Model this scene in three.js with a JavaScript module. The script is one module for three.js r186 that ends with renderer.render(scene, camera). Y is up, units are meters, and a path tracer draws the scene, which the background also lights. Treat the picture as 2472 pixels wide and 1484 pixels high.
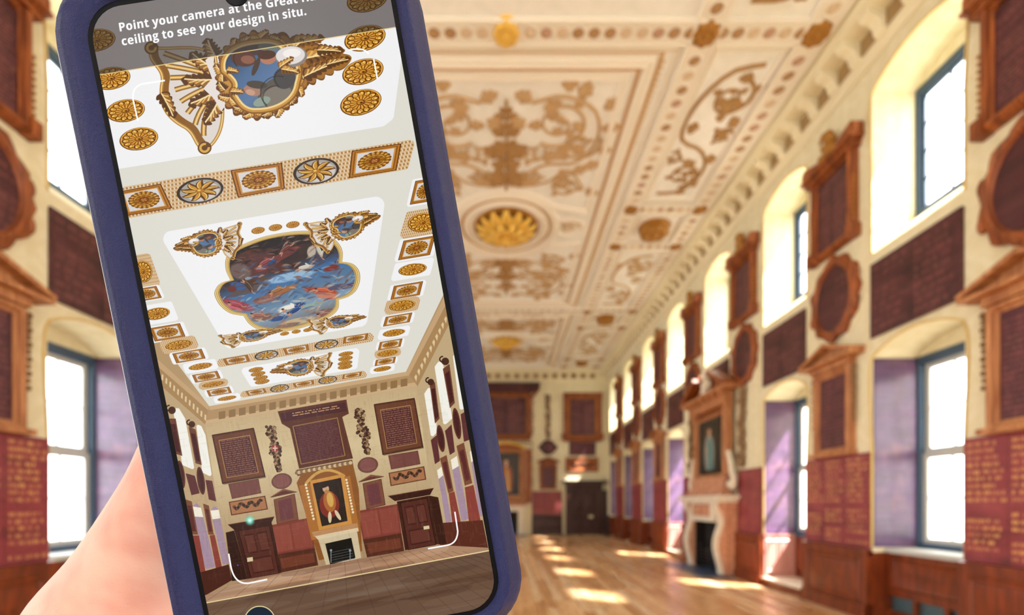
import * as THREE from 'three';
import { mergeGeometries, toCreasedNormals } from 'three/addons/utils/BufferGeometryUtils.js';
import { MarchingCubes } from 'three/addons/objects/MarchingCubes.js';
import { ImprovedNoise } from 'three/addons/math/ImprovedNoise.js';

// ---------- camera, sky, sun, exposure ----------
const scene = new THREE.Scene();
const camera = new THREE.PerspectiveCamera(67.29, 2472 / 1484, 0.02, 200);
camera.position.set(0, 1.6, 0);                       // on the hall's centre line, looking straight down it
camera.setViewOffset(2472, 1484, 14, -470, 2472, 1484); // rising-front shift: verticals stay vertical
camera.focus = 0.116; camera.userData.fStop = 11;
const EXPOSURE = 8.9;
scene.background = new THREE.Color(0.93, 0.97, 1.0);
const sun = new THREE.DirectionalLight(new THREE.Color(1.0, 0.95, 0.87), 4.2);
sun.position.set(30, 48, -11 + 18); sun.target.position.set(0, 0, -11);
sun.castShadow = true; sun.shadow.mapSize.set(2048, 2048);
Object.assign(sun.shadow.camera, { left: -20, right: 20, top: 20, bottom: -20, near: 5, far: 120 });
sun.shadow.radius = 5;
scene.add(sun, sun.target);
const renderer = new THREE.WebGLRenderer({ antialias: true });
renderer.toneMapping = THREE.LinearToneMapping;
renderer.toneMappingExposure = EXPOSURE;
renderer.shadowMap.enabled = true;

// ---------- dimensions of the hall (metres) ----------
const HW = 5.0, WALL_T = 0.75, CEIL = 8.1, FAR = -22.9, BACK = 5.2, PERIOD = 2.65, OPEN = 1.28, GLASS_X = 0.62;
const bayNear = (i) => -(5.03 + PERIOD * (i - 1));     // z of a bay's edge nearest the camera; bay 1 is the first in view
const bayMid = (i) => bayNear(i) - OPEN / 2;
const pierMid = (i) => -(6.31 + PERIOD * (i - 1) + (PERIOD - OPEN) / 2); // pier 0 stands before bay 1, pier 1 behind it

// ---------- small helpers ----------
let seed = 7;
const rnd = () => { seed = (seed * 1664525 + 1013904223) >>> 0; return seed / 4294967296; };
const rr = (a, b) => a + (b - a) * rnd();
const noise = new ImprovedNoise();
const used = new Map();
function numbered(name) { const n = used.get(name) ?? 0; used.set(name, n + 1); return n ? name + '_' + String(n).padStart(3, '0') : name; }
function finish(o) { o.traverse((c) => { if (c.isMesh) { c.castShadow = true; c.receiveShadow = true; } }); return o; }
function boxUV(g, s = 1) {
  const p = g.attributes.position, uv = new Float32Array(p.count * 2), a = new THREE.Vector3(), b = new THREE.Vector3(), c = new THREE.Vector3();
  for (let i = 0; i < p.count; i += 3) {
    a.fromBufferAttribute(p, i); b.fromBufferAttribute(p, i + 1).sub(a); c.fromBufferAttribute(p, i + 2).sub(a);
    b.cross(c); const x = Math.abs(b.x), y = Math.abs(b.y), z = Math.abs(b.z);
    for (let k = 0; k < 3; k++) {
      a.fromBufferAttribute(p, i + k);
      const [u, v] = x >= y && x >= z ? [a.z, a.y] : y >= z ? [a.x, a.z] : [a.x, a.y];
      uv[(i + k) * 2] = u * s; uv[(i + k) * 2 + 1] = v * s;
    }
  }
  g.setAttribute('uv', new THREE.BufferAttribute(uv, 2));
  return g;
}
function prep(g, keepUV) {
  g = g.index ? g.toNonIndexed() : g;
  for (const k of Object.keys(g.attributes)) if (!['position', 'normal', 'uv'].includes(k)) g.deleteAttribute(k);
  if (!g.attributes.normal) g.computeVertexNormals();
  return keepUV && g.attributes.uv ? g : boxUV(g);
}
function mirrorX(src) {                                 // a mirrored copy whose triangles still face outward
  const g = prep(src).clone(); g.scale(-1, 1, 1);
  for (const k of Object.keys(g.attributes)) { const a = g.attributes[k], n = a.itemSize; for (let i = 0; i < a.count; i += 3) for (let c = 0; c < n; c++) { const p = a.array[(i + 1) * n + c]; a.array[(i + 1) * n + c] = a.array[(i + 2) * n + c]; a.array[(i + 2) * n + c] = p; } }
  return g;
}
const merge = (list, keepUV) => { const gs = [].concat(list).map((g) => prep(g, keepUV)); return gs.length === 1 ? gs[0] : mergeGeometries(gs); };
function mesh(name, geos, material, parent, keepUV) {
  const o = new THREE.Mesh(merge(geos, keepUV), material);
  o.name = numbered(name);
  if (parent) parent.add(o);
  return o;
}
const each = (name, geos, material, parent) => geos.map((g) => mesh(name, g, material, parent));   // every piece a part of its own
const stuff = (name, geos, material, parent) => { const o = mesh(name, geos, material, parent); o.userData.kind = 'stuff'; return o; };
const box = (w, h, d, x = 0, y = 0, z = 0) => new THREE.BoxGeometry(w, h, d).translate(x, y, z);          // centred
const bx = (x0, x1, y0, y1, z0, z1) => box(x1 - x0, y1 - y0, z1 - z0, (x0 + x1) / 2, (y0 + y1) / 2, (z0 + z1) / 2);
const ball = (r, x, y, z, sx = 1, sy = 1, sz = 1, n = 8) => new THREE.SphereGeometry(r, n + 2, n).scale(sx, sy, sz).translate(x, y, z);
const P2 = (x, y) => ({ x, y });
const rect = (x0, x1, y0, y1) => [P2(x0, y0), P2(x1, y0), P2(x1, y1), P2(x0, y1)];
const ring = (cx, cy, rx, ry, n = 40, wave = 0, lobes = 0) => Array.from({ length: n }, (_, i) => {
  const t = (i / n) * Math.PI * 2, k = 1 + wave * Math.cos(t * lobes);
  return P2(cx + Math.cos(t) * rx * k, cy + Math.sin(t) * ry * k);
});
// sweeps an open profile [[offset outward, height], ...] round a closed counter-clockwise path in the XY plane (mitred corners); +z is out
function sweep(path, profile, crease = 0.6) {
  const n = path.length, pos = [];
  const norm = path.map((p, i) => {
    const a = path[(i + n - 1) % n], b = path[(i + 1) % n];
    let e1 = new THREE.Vector2(p.y - a.y, a.x - p.x).normalize(), e2 = new THREE.Vector2(b.y - p.y, p.x - b.x).normalize();
    const m = e1.clone().add(e2).normalize(), k = 1 / Math.max(0.35, m.dot(e1));
    return m.multiplyScalar(k);
  });
  const at = (i, j) => { const p = path[i % n], m = norm[i % n], [o, z] = typeof profile === 'function' ? profile(m, i % n)[j] : profile[j]; return [p.x + m.x * o, p.y + m.y * o, z]; };
  const J = typeof profile === 'function' ? profile(norm[0], 0).length : profile.length;
  for (let i = 0; i < n; i++) for (let j = 0; j < J - 1; j++) {
    const a = at(i, j), b = at(i, j + 1), c = at(i + 1, j + 1), d = at(i + 1, j);
    pos.push(...a, ...b, ...c, ...a, ...c, ...d);
  }
  const g = new THREE.BufferGeometry();
  g.setAttribute('position', new THREE.Float32BufferAttribute(pos, 3));
  g.computeVertexNormals();
  return toCreasedNormals(g, crease);
}
function plate(path, z0, z1, bevel = 0) {               // flat slab with the path's outline from z0 to z1
  const s = new THREE.Shape(path.map((p) => new THREE.Vector2(p.x, p.y)));
  return new THREE.ExtrudeGeometry(s, { depth: z1 - z0 - bevel, bevelEnabled: bevel > 0, bevelThickness: bevel, bevelSize: bevel, bevelOffset: -bevel, bevelSegments: 2, steps: 1 }).translate(0, 0, z0);
}
function tube(pts, r, seg = 24, radial = 6, taper) {
  const curve = new THREE.CatmullRomCurve3(pts.map((p) => new THREE.Vector3(...p)));
  const g = new THREE.TubeGeometry(curve, seg, r, radial, false);
  if (taper) {
    const p = g.attributes.position, c = new THREE.Vector3();
    for (let i = 0; i <= seg; i++) { curve.getPointAt(i / seg, c); const k = taper(i / seg);
      for (let j = 0; j <= radial; j++) { const q = i * (radial + 1) + j; p.setXYZ(q, c.x + (p.getX(q) - c.x) * k, c.y + (p.getY(q) - c.y) * k, c.z + (p.getZ(q) - c.z) * k); } }
  }
  return g;
}
function tag(o, label, category, group) { o.userData.label = label; o.userData.category = category; if (group) o.userData.group = group; return o; }
function structure(name, geos, material, keepUV) { const o = mesh(name, geos, material, scene, keepUV); o.userData.kind = 'structure'; return o; }
function base(name, kind) { const o = new THREE.Group(); o.name = numbered(name); if (kind) o.userData.kind = kind; scene.add(o); return o; }
// puts a thing against a wall: local x runs along the wall, y up, z out into the room
function onWall(o, side, along, y, out = 0) {
  if (side === 'right') { o.position.set(HW - out, y, along); o.rotation.y = -Math.PI / 2; }
  else if (side === 'left') { o.position.set(-HW + out, y, along); o.rotation.y = Math.PI / 2; }
  else o.position.set(along, y, FAR + out);
  return o;
}
function copyOf(src) {                                  // thing, parts and sub-parts share geometry and material
  const c = src.clone(); c.traverse((o) => { if (o.name) o.name = numbered(o.name.replace(/_\d{3}$/, '')); });
  scene.add(c); return c;
}

// ---------- computed textures ----------
function dataTex(w, h, f, srgb = true) {
  const d = new Uint8Array(w * h * 4);
  for (let y = 0; y < h; y++) for (let x = 0; x < w; x++) { const c = f(x / w, y / h); const o = (y * w + x) * 4; d[o] = c[0]; d[o + 1] = c[1]; d[o + 2] = c[2]; d[o + 3] = 255; }
  const t = new THREE.DataTexture(d, w, h); t.wrapS = t.wrapT = THREE.RepeatWrapping; t.magFilter = THREE.LinearFilter; t.minFilter = THREE.LinearMipmapLinearFilter; t.generateMipmaps = true;
  if (srgb) t.colorSpace = THREE.SRGBColorSpace; t.needsUpdate = true; return t;
}
// noise that tiles over the unit square
const tn = (u, v, f, g = f, s = 0) => { const a = u * Math.PI * 2, b = v * Math.PI * 2; return noise.noise(Math.cos(a) * f / 6.28 + 9.1 + s, Math.sin(a) * f / 6.28 + 3.7, 0) * 0.5 + noise.noise(Math.cos(a) * f / 6.28 + Math.cos(b) * g / 6.28 + s, Math.sin(a) * f / 6.28 + Math.sin(b) * g / 6.28 + 5.3, Math.cos(b) * g / 6.28 * 0.7 + 2.2) * 0.8; };
const mixc = (a, b, t) => a.map((x, i) => x + (b[i] - x) * Math.min(1, Math.max(0, t)));
const woodTex = (dark, light, size = 256) => dataTex(size, size, (u, v) => { const w = tn(u, v, 40, 3) * 0.9 + tn(u, v, 160, 6, 3) * 0.5 + tn(u, v, 8, 4, 7) * 0.5; return mixc(dark, light, 0.5 + w); });
const T = {
  oak: woodTex([112, 52, 20], [176, 98, 44]),
  paleOak: woodTex([158, 98, 58], [206, 146, 96]),
  dado: woodTex([102, 42, 18], [144, 64, 28]),
  darkWood: woodTex([38, 12, 8], [76, 28, 20]),
  floor: woodTex([204, 166, 126], [240, 208, 168]),
  stone: dataTex(256, 256, (u, v) => mixc([178, 116, 86], [224, 170, 134], 0.5 + tn(u, v, 14, 20) * 0.7 + tn(u, v, 50, 44, 4) * 0.4)),
  marble: dataTex(256, 256, (u, v) => mixc([222, 208, 184], [246, 238, 220], 0.6 + tn(u, v, 10, 14) * 0.8)),
  plaster: dataTex(256, 256, (u, v) => mixc([230, 220, 184], [240, 232, 202], 0.5 + tn(u, v, 9, 9) + tn(u, v, 70, 70, 5) * 0.3)),
  ceiling: dataTex(256, 256, (u, v) => mixc([238, 236, 228], [247, 244, 238], 0.5 + tn(u, v, 6, 6) + tn(u, v, 60, 60, 5) * 0.3)),
  grain: dataTex(256, 256, (u, v) => { const k = 128 + 150 * (tn(u, v, 150, 150) * 0.6 + tn(u, v, 260, 260, 8) * 0.6); const c = Math.max(0, Math.min(255, k)); return [c, c, c]; }, false),
};
function canvasTex(w, h, draw) {
  const c = document.createElement('canvas'); c.width = w; c.height = h; draw(c.getContext('2d'), w, h);
  const t = new THREE.CanvasTexture(c); t.colorSpace = THREE.SRGBColorSpace; t.magFilter = THREE.LinearFilter; t.anisotropy = 8; return t;
}
// rows of gilt lettering too worn and small to read, on painted boards
function lettered(w, h, bg, ink, cols, rows, strength, head) {
  return canvasTex(w, h, (x) => {
    x.fillStyle = bg; x.fillRect(0, 0, w, h);
    for (let i = 0; i < 260; i++) { x.fillStyle = rnd() < 0.5 ? 'rgba(0,0,0,0.05)' : 'rgba(255,190,150,0.035)'; x.fillRect(rr(-50, w), rr(-30, h), rr(20, 160), rr(10, 70)); }
    const cw = w / cols, rh = h / (rows + 1 + head);
    for (let c = 0; c < cols; c++) {
      if (c) { x.fillStyle = 'rgba(30,5,10,0.55)'; x.fillRect(c * cw - 1.5, 0, 3, h); }
      for (let r = 0; r < rows; r++) {
        if (rnd() < 0.1) continue;
        const y = (r + 0.7 + head) * rh; let at = c * cw + cw * 0.08; const end = (c + 1) * cw - cw * (0.06 + rnd() * 0.25);
        while (at < end) { const len = rr(0.05, 0.16) * cw; x.globalAlpha = strength * rr(0.5, 1); x.fillStyle = ink;
          for (let q = at; q < Math.min(at + len, end); q += rh * 0.42) x.fillRect(q, y + rr(0, rh * 0.08), rh * 0.36, rh * rr(0.46, 0.6)); at += len + rh * 0.5; }
        x.globalAlpha = 1;
      }
    }
    for (let r = 0; r < head; r++) { x.globalAlpha = strength; x.fillStyle = ink; const s = w * rr(0.16, 0.3); for (let q = s; q < w - s; q += rh * 0.7) x.fillRect(q, (r + 0.35) * rh, rh * 0.48, rh * 0.6); x.globalAlpha = 1; }
  });
}
const M = {};
const std = (o) => new THREE.MeshStandardMaterial(o), phys = (o) => new THREE.MeshPhysicalMaterial(o);
M.wall = std({ map: T.plaster, roughness: 0.9 });
M.ceiling = std({ map: T.ceiling, roughness: 0.9 });
M.ceilingTrim = std({ color: '#f4ebdc', roughness: 0.85 });
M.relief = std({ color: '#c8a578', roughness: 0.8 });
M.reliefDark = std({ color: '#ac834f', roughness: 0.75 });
M.bossBrown = std({ color: '#b48c5e', roughness: 0.8 });
M.bossPale = std({ color: '#dcc4a4', roughness: 0.85 });
M.bossRose = std({ color: '#c49c80', roughness: 0.8 });
M.gilt = std({ color: '#f0c45a', roughness: 0.36, metalness: 0.3 });
M.giltDark = std({ color: '#a8742c', roughness: 0.45, metalness: 0.3 });
M.cornice = std({ color: '#f0e6c6', roughness: 0.85 });
M.oak = std({ map: T.oak, roughness: 0.5 });
M.paleOak = std({ map: T.paleOak, roughness: 0.55 });
M.dado = std({ map: T.dado, roughness: 0.38 });
M.dark = std({ map: T.darkWood, roughness: 0.42 });
M.stone = std({ map: T.stone, roughness: 0.55 });
M.marble = std({ map: T.marble, roughness: 0.45 });
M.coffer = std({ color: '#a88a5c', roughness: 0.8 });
M.bead = std({ color: '#dcbf78', roughness: 0.6 });
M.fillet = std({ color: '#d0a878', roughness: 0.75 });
M.black = std({ color: '#15110f', roughness: 0.8 });
M.iron = std({ color: '#2b333c', roughness: 0.4, metalness: 0.7 });
M.slate = std({ color: '#47597a', roughness: 0.35 });
M.carving = std({ color: '#8a6a48', roughness: 0.7 });
M.windowFrame = std({ color: '#39506a', roughness: 0.5 });
M.sash = std({ color: '#c9cbc8', roughness: 0.6 });
M.pane = phys({ color: '#ffffff', roughness: 0.02, transmission: 1, thickness: 0, ior: 1.45 });
M.brass = std({ color: '#d8cba4', roughness: 0.35, metalness: 0.5 });
const TB = {
  wine: lettered(512, 640, '#4c1a28', '#a8685c', 2, 18, 0.6, 0),
  wineTall: lettered(512, 768, '#481826', '#a8705e', 2, 22, 0.6, 2),
  wineDark: lettered(512, 512, '#471822', '#8e5246', 2, 9, 0.6, 0),
  red: lettered(640, 640, '#8e3640', '#d8a060', 3, 17, 1.0, 0),
  redDim: lettered(640, 640, '#8a343c', '#b8705a', 2, 16, 0.55, 0),
  reveal: lettered(320, 800, '#63496f', '#76607f', 1, 30, 0.3, 0),
};
const boardMat = (t, roughness = 0.45) => std({ map: t, roughness });
M.wine = boardMat(TB.wine); M.wineTall = boardMat(TB.wineTall); M.wineDark = boardMat(TB.wineDark); M.red = boardMat(TB.red); M.redDim = boardMat(TB.redDim); M.reveal = boardMat(TB.reveal, 0.3);

// ================= the setting =================
const BAYS = [-2, -1, 0, 1, 2, 3, 4, 5, 6, 7];
const LOW_SPRING = 3.58, UP_SILL = 5.0, UP_SPRING = 7.2, SILL = 0.98, RISE = 0.19;
function arched(x0, x1, y0, spring) {
  const p = new THREE.Path(); p.moveTo(x0, y0); p.lineTo(x0, spring); p.quadraticCurveTo((x0 + x1) / 2, spring + 2 * RISE, x1, spring); p.lineTo(x1, y0); p.lineTo(x0, y0); return p;
}
function sideWall(side) {
  const s = side === 'right' ? 1 : -1, shape = new THREE.Shape();
  const a = FAR * s, b = BACK * s; shape.moveTo(Math.min(a, b), 0); shape.lineTo(Math.max(a, b), 0); shape.lineTo(Math.max(a, b), CEIL); shape.lineTo(Math.min(a, b), CEIL);
  for (const i of BAYS) {
    const m = bayMid(i) * s;
    if (!(side === 'right' && i === 3)) shape.holes.push(arched(m - OPEN / 2, m + OPEN / 2, 0.01, LOW_SPRING));
    shape.holes.push(arched(m - OPEN / 2, m + OPEN / 2, UP_SILL, UP_SPRING));
  }
  const g = new THREE.ExtrudeGeometry(shape, { depth: WALL_T, bevelEnabled: false, curveSegments: 14 }).translate(0, 0, -WALL_T);
  onWall(structure('wall_' + side, g, M.wall), side, 0, 0);
}
sideWall('right'); sideWall('left');
structure('wall_far', bx(-HW - WALL_T, HW + WALL_T, 0, CEIL, FAR - 0.4, FAR), M.wall);
{ // end wall behind the camera, with tall windows added to light phone and hand
  const shape = new THREE.Shape([[-HW - WALL_T, 0], [HW + WALL_T, 0], [HW + WALL_T, CEIL], [-HW - WALL_T, CEIL]].map(([x, y]) => new THREE.Vector2(x, y))), mids = [-2.6, 2.6], w = 0.95;
  for (const m of mids) shape.holes.push(arched(m - w, m + w, 1.0, 6.6));
  structure('wall_back', new THREE.ExtrudeGeometry(shape, { depth: 0.4, bevelEnabled: false, curveSegments: 14 }).translate(0, 0, BACK), M.wall);
  for (const m of mids) {
    const g = base('window_back', 'structure'); g.position.set(m, 1, BACK + 0.25);
    mesh('window_frame', [...sweepBars(w)], M.windowFrame, g); mesh('pane', bx(-w, w, 0, 5.95, -0.002, 0.002), M.pane, g);
  }
}
function sweepBars(w) { const o = []; for (const x of [-w + 0.04, -w / 3, w / 3, w - 0.04]) o.push(bx(x - 0.03, x + 0.03, 0, 5.95, -0.03, 0.03)); for (let k = 0; k <= 6; k++) o.push(bx(-w, w, k * 0.95, k * 0.95 + 0.05, -0.029, 0.029)); return o; }

// ---- floor: boards running down the hall ----
{
  const floor = base('floor', 'structure');
  mesh('subfloor', bx(-HW - WALL_T, HW + WALL_T, -0.3, -0.02, FAR - 0.4, BACK + 0.4), M.dark, floor);
  const tints = ['#ffffff', '#f3e2d0', '#e6cfb8', '#fff4e6', '#dbc0a6'], lens = [1.7, 2.1, 2.6], W = 0.17;
  const mats = tints.map((c, i) => { const t = T.floor.clone(); t.offset.set(0.37 * i, 0.21 * i); t.needsUpdate = true; return std({ map: t, color: c, roughness: 0.22 + 0.03 * i }); });
  const geos = lens.map((l) => prep(box(W - 0.004, 0.02, l - 0.004)));
  const rest = [];
  for (let c = 0; c < Math.ceil(2 * HW / W); c++) {
    const x = -HW + (c + 0.5) * W; let z = BACK - rr(0, 2);
    while (z > FAR) {
      const k = Math.floor(rnd() * 3), l = lens[k], mid = z - l / 2, m = Math.floor(rnd() * 5), up = -0.0105 + rr(-0.0006, 0.0006);
      if (x > 0.1 && mid < -6 && mid > -17) { const o = new THREE.Mesh(geos[k], mats[m]); o.name = numbered('floorboard'); o.position.set(x, up, mid); floor.add(o); }
      else rest.push([x, up, mid, l, m]);
      z -= l;
    }
  }
  const im = new THREE.InstancedMesh(prep(box(W - 0.004, 0.02, 1)), mats[0], rest.length), q = new THREE.Matrix4();
  rest.forEach(([x, y, z, l, m], i) => { im.setMatrixAt(i, q.makeScale(1, 1, l - 0.004).setPosition(x, y, z)); im.setColorAt(i, new THREE.Color(tints[m])); });
  im.name = 'floorboards'; im.userData.kind = 'stuff'; floor.add(im);
}

// ---- windows ----
function windowUnit(h, cols, rows, split, single) {
  const g = new THREE.Group(), w = OPEN + 0.02;
  mesh('window_frame', sweep(rect(-w / 2 + 0.075, w / 2 - 0.075, 0.07, h - 0.1), [[0, -0.05], [0, 0.04], [0.02, 0.06], [0.115, 0.06], [0.115, -0.05]]), M.windowFrame, g);
  const ix = w / 2 - 0.075, y0 = 0.07, y1 = h - 0.1, ym = y0 + (y1 - y0) * split;
  const sashes = split ? [[y0, ym, 0.0], [ym, y1, -0.03]] : [[y0, y1, 0]];
  for (const [a, b, z] of sashes) {
    const st = split ? 0.07 : 0.035;
    const sash = mesh('sash', sweep(rect(-ix + st, ix - st, a + st, b - st), [[0, -0.02], [0, 0.015], [st, 0.015], [st, -0.02]]), split ? M.sash : M.windowFrame, g);
    const gx0 = -ix + st, gx1 = ix - st, gy0 = a + st, gy1 = b - st, nr = split ? rows / 2 : rows, bars = [];
    for (let c = 1; c < cols; c++) { const x = gx0 + (gx1 - gx0) * c / cols; bars.push(bx(x - 0.011, x + 0.011, gy0, gy1, -0.012, 0.012)); }
    for (let r = 1; r < nr; r++) { const y = gy0 + (gy1 - gy0) * r / nr; bars.push(bx(gx0, gx1, y - 0.011, y + 0.011, -0.0125, 0.0125)); }
    for (const q of bars) mesh('glazing_bar', q, split ? M.sash : M.windowFrame, sash);
    const cs = single ? 1 : cols, rs = single ? 1 : nr, geo = new THREE.PlaneGeometry((gx1 - gx0) / cs - 0.002, (gy1 - gy0) / rs - 0.002);
    for (let c = 0; c < cs; c++) for (let r = 0; r < rs; r++) {
      const p = new THREE.Mesh(geo, M.pane); p.name = numbered('pane'); p.position.set(gx0 + (gx1 - gx0) * (c + 0.5) / cs, gy0 + (gy1 - gy0) * (r + 0.5) / rs, 0); sash.add(p);
    }
    sash.position.z = z;
  }
  return g;
}
const unitUp = [windowUnit(1.72, 3, 4, 0, false), windowUnit(1.72, 3, 4, 0, true)], unitLow = [windowUnit(2.58, 3, 4, 0.5, false), windowUnit(2.58, 3, 4, 0.5, true)];
let windowNo = 0;
const sillWedge = () => { const s = new THREE.Shape([[0, 0], [-0.6, 0.48], [-0.72, 0.48], [-0.72, 0]].map(([x, y]) => new THREE.Vector2(x, y))); return new THREE.ExtrudeGeometry(s, { depth: OPEN, bevelEnabled: false }).translate(0, 0, -OPEN / 2).rotateY(-Math.PI / 2); };
function placeWindow(side, i, upper, finePanes) {
  const g = base('window_' + ++windowNo, 'structure'), y = upper ? UP_SILL : SILL;
  onWall(g, side, bayMid(i), y);
  const u = (upper ? unitUp : unitLow)[finePanes ? 0 : 1].clone();
  for (const c of [...u.children]) { c.name = numbered(c.name.replace(/_\d{3}$/, '')); c.position.z -= GLASS_X + 0.03; c.position.y += upper ? 0.48 : 0; c.children.forEach((k) => { k.name = numbered(k.name.replace(/_\d{3}$/, '')); }); g.add(c); }
  const head = upper ? UP_SPRING - UP_SILL : LOW_SPRING - SILL - 0.02;
  mesh('window_head', bx(-OPEN / 2 - 0.02, OPEN / 2 + 0.02, head, head + 0.24, -WALL_T + 0.02, -GLASS_X + 0.03), M.wall, g);
  if (upper) mesh('window_sill', sillWedge(), M.wall, g);
  const sp = (upper ? UP_SPRING : LOW_SPRING) - y, lo = upper ? 0 : 0.02, bead = [[-OPEN / 2, lo, 0.003], [-OPEN / 2, sp * 0.5, 0.003], [-OPEN / 2, sp - 0.02, 0.003]];
  for (let k = 1; k < 10; k++) { const t = k / 10; bead.push([-OPEN / 2 + OPEN * t, sp + 4 * RISE * t * (1 - t), 0.003]); }
  bead.push([OPEN / 2, sp - 0.02, 0.003], [OPEN / 2, sp * 0.5, 0.003], [OPEN / 2, lo, 0.003]);
  mesh('arch_bead', tube(bead, 0.016, 60, 6), M.bead, g);
}
for (const side of ['right', 'left']) for (const i of BAYS) {
  const fine = side === 'right' ? i === 1 || i === 2 : i === 1;
  placeWindow(side, i, true, fine);
  if (!(side === 'right' && i === 3)) placeWindow(side, i, false, fine);
}

// ---- under the lower windows: window seats, or a step where the bay runs down to the floor ----
let trimNo = 0;
function seatFront(side, i, fine) {
  const g = base('trim_' + ++trimNo, 'structure'); onWall(g, side, bayMid(i), 0);
  const w = OPEN / 2, gr = [-0.43, 0, 0.43];
  mesh('seat_front', [bx(-w, w, 0, 0.14, -0.3, -0.2), bx(-w, w, 0.34, SILL - 0.06, -0.3, -0.2), ...[-0.645, -0.215, 0.215, 0.645].map((x) => bx(Math.max(-w, x - 0.03), Math.min(w, x + 0.03), 0.14, 0.34, -0.3, -0.2))], M.dado, g);
  mesh('seat_panel', sweep(rect(-w + 0.16, w - 0.16, 0.5, 0.8), [[-2, -0.2], [0, -0.19], [0.03, -0.175], [0.06, -0.2]].map(([o, z], k) => (k ? [o, z] : [-0.14, -0.19]))), M.dado, g);
  mesh('skirting', bx(-w, w, 0, 0.1, -0.2, -0.175), M.dado, g);
  for (const s of [-1, 1]) mesh('return_panel', bx(s * w - 0.02, s * w + 0.02, 0, SILL - 0.06, -0.2, 0.0), M.dado, g);
  mesh('window_sill', bx(-w, w, SILL - 0.06, SILL, -0.66, -0.17), M.sash, g);
  if (fine) for (const x of gr) {
    const bars = []; for (let k = 0; k < 7; k++) bars.push(bx(x - 0.19, x + 0.19, 0.155 + k * 0.027, 0.165 + k * 0.027, -0.26, -0.245));
    mesh('vent_grille', [bx(x - 0.19, x + 0.19, 0.14, 0.34, -0.3, -0.28), ...bars], std({ color: '#6f8a92', roughness: 0.5, metalness: 0.4 }), g);
  } else mesh('vent_grille', bx(-w, w, 0.14, 0.34, -0.3, -0.27), M.iron, g);
}
function alcove(side, i) {
  const g = base('trim_' + ++trimNo, 'structure'); onWall(g, side, bayMid(i), 0);
  const w = OPEN / 2;
  mesh('step', bx(-w, w, 0, 0.13, -0.72, 0.03), M.dado, g);
  mesh('step_top', bx(-w, w, 0.13, 0.16, -0.72, 0.05), M.marble, g);
  mesh('back_panel', [bx(-w, w, 0.16, SILL, -0.73, -0.6), ...[-0.3, 0.3].map((x) => sweep(rect(x - 0.2, x + 0.2, 0.32, 0.85), [[-0.06, -0.6], [-0.03, -0.585], [0, -0.585], [0.03, -0.6]]))], M.dado, g);
  const side2 = mesh('reveal_panelling', [bx(-0.62, 0, 0.16, 0.98, 0, 0.02), sweep(rect(-0.5, -0.34, 0.3, 0.84), [[0, 0.02], [0.02, 0.035], [0.04, 0.02]]), sweep(rect(-0.24, -0.08, 0.3, 0.84), [[0, 0.02], [0.02, 0.035], [0.04, 0.02]]), bx(-0.62, 0, 0.94, 0.98, 0, 0.035)], std({ color: '#c98f86', roughness: 0.4 }), g);
  side2.rotation.y = side === 'right' ? -Math.PI / 2 : Math.PI / 2;
  side2.position.set(side === 'right' ? -w : w, 0, 0);
  if (side === 'right') side2.rotation.y = Math.PI / 2, side2.scale.x = -1, side2.position.x = -w;
}
for (const side of ['right', 'left']) for (const i of BAYS) {
  if (side === 'right' && (i === 2 || i === 4)) alcove(side, i);
  else if (!(side === 'right' && i === 3)) seatFront(side, i, i === 1 && side === 'right');
}
// ---- panelled dado on every pier and across the far wall ----
function dadoUnit(w, h, mat) {
  const g = new THREE.Group();
  mesh('dado_body', [bx(-w / 2, w / 2, 0, h - 0.04, 0, 0.075), sweep(rect(-w / 2 + 0.17, w / 2 - 0.17, 0.27, h - 0.2), [[0, 0.078], [0.02, 0.1], [0.05, 0.1], [0.07, 0.075]])], mat, g);
  mesh('raised_panel', sweep(rect(-w / 2 + 0.17, w / 2 - 0.17, 0.27, h - 0.2), [[-Math.min(w, h) / 2 + 0.25, 0.09], [-0.06, 0.09], [0, 0.078]]), mat, g);
  mesh('dado_cap', [bx(-w / 2 - 0.01, w / 2 + 0.01, h - 0.04, h, 0, 0.1), bx(-w / 2, w / 2, h - 0.09, h - 0.04, 0, 0.085)], mat, g);
  mesh('skirting', [bx(-w / 2, w / 2, 0, 0.16, 0.0, 0.11), bx(-w / 2, w / 2, 0.16, 0.2, 0, 0.095)], mat, g);
  return g;
}
const pierDado = dadoUnit(PERIOD - OPEN, SILL - 0.02, M.dado);
function dado(src, side, along) {
  const g = src.clone(); g.name = 'trim_' + ++trimNo; g.userData.kind = 'structure';
  g.children.forEach((c) => { c.name = numbered(c.name.replace(/_\d{3}$/, '')); }); scene.add(g); onWall(g, side, along, 0); return g;
}
for (const side of ['right', 'left']) for (let i = -2; i <= 6; i++) dado(pierDado, side, pierMid(i));
const farDado = dadoUnit(1.5, 0.98, M.dark);
for (const s of [-1, 1]) dado(farDado, 'far', s * 2.02);
const endDado = dadoUnit(0.66, SILL - 0.02, M.dark);
for (const side of ['right', 'left']) dado(endDado, side, -22.57);

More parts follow.
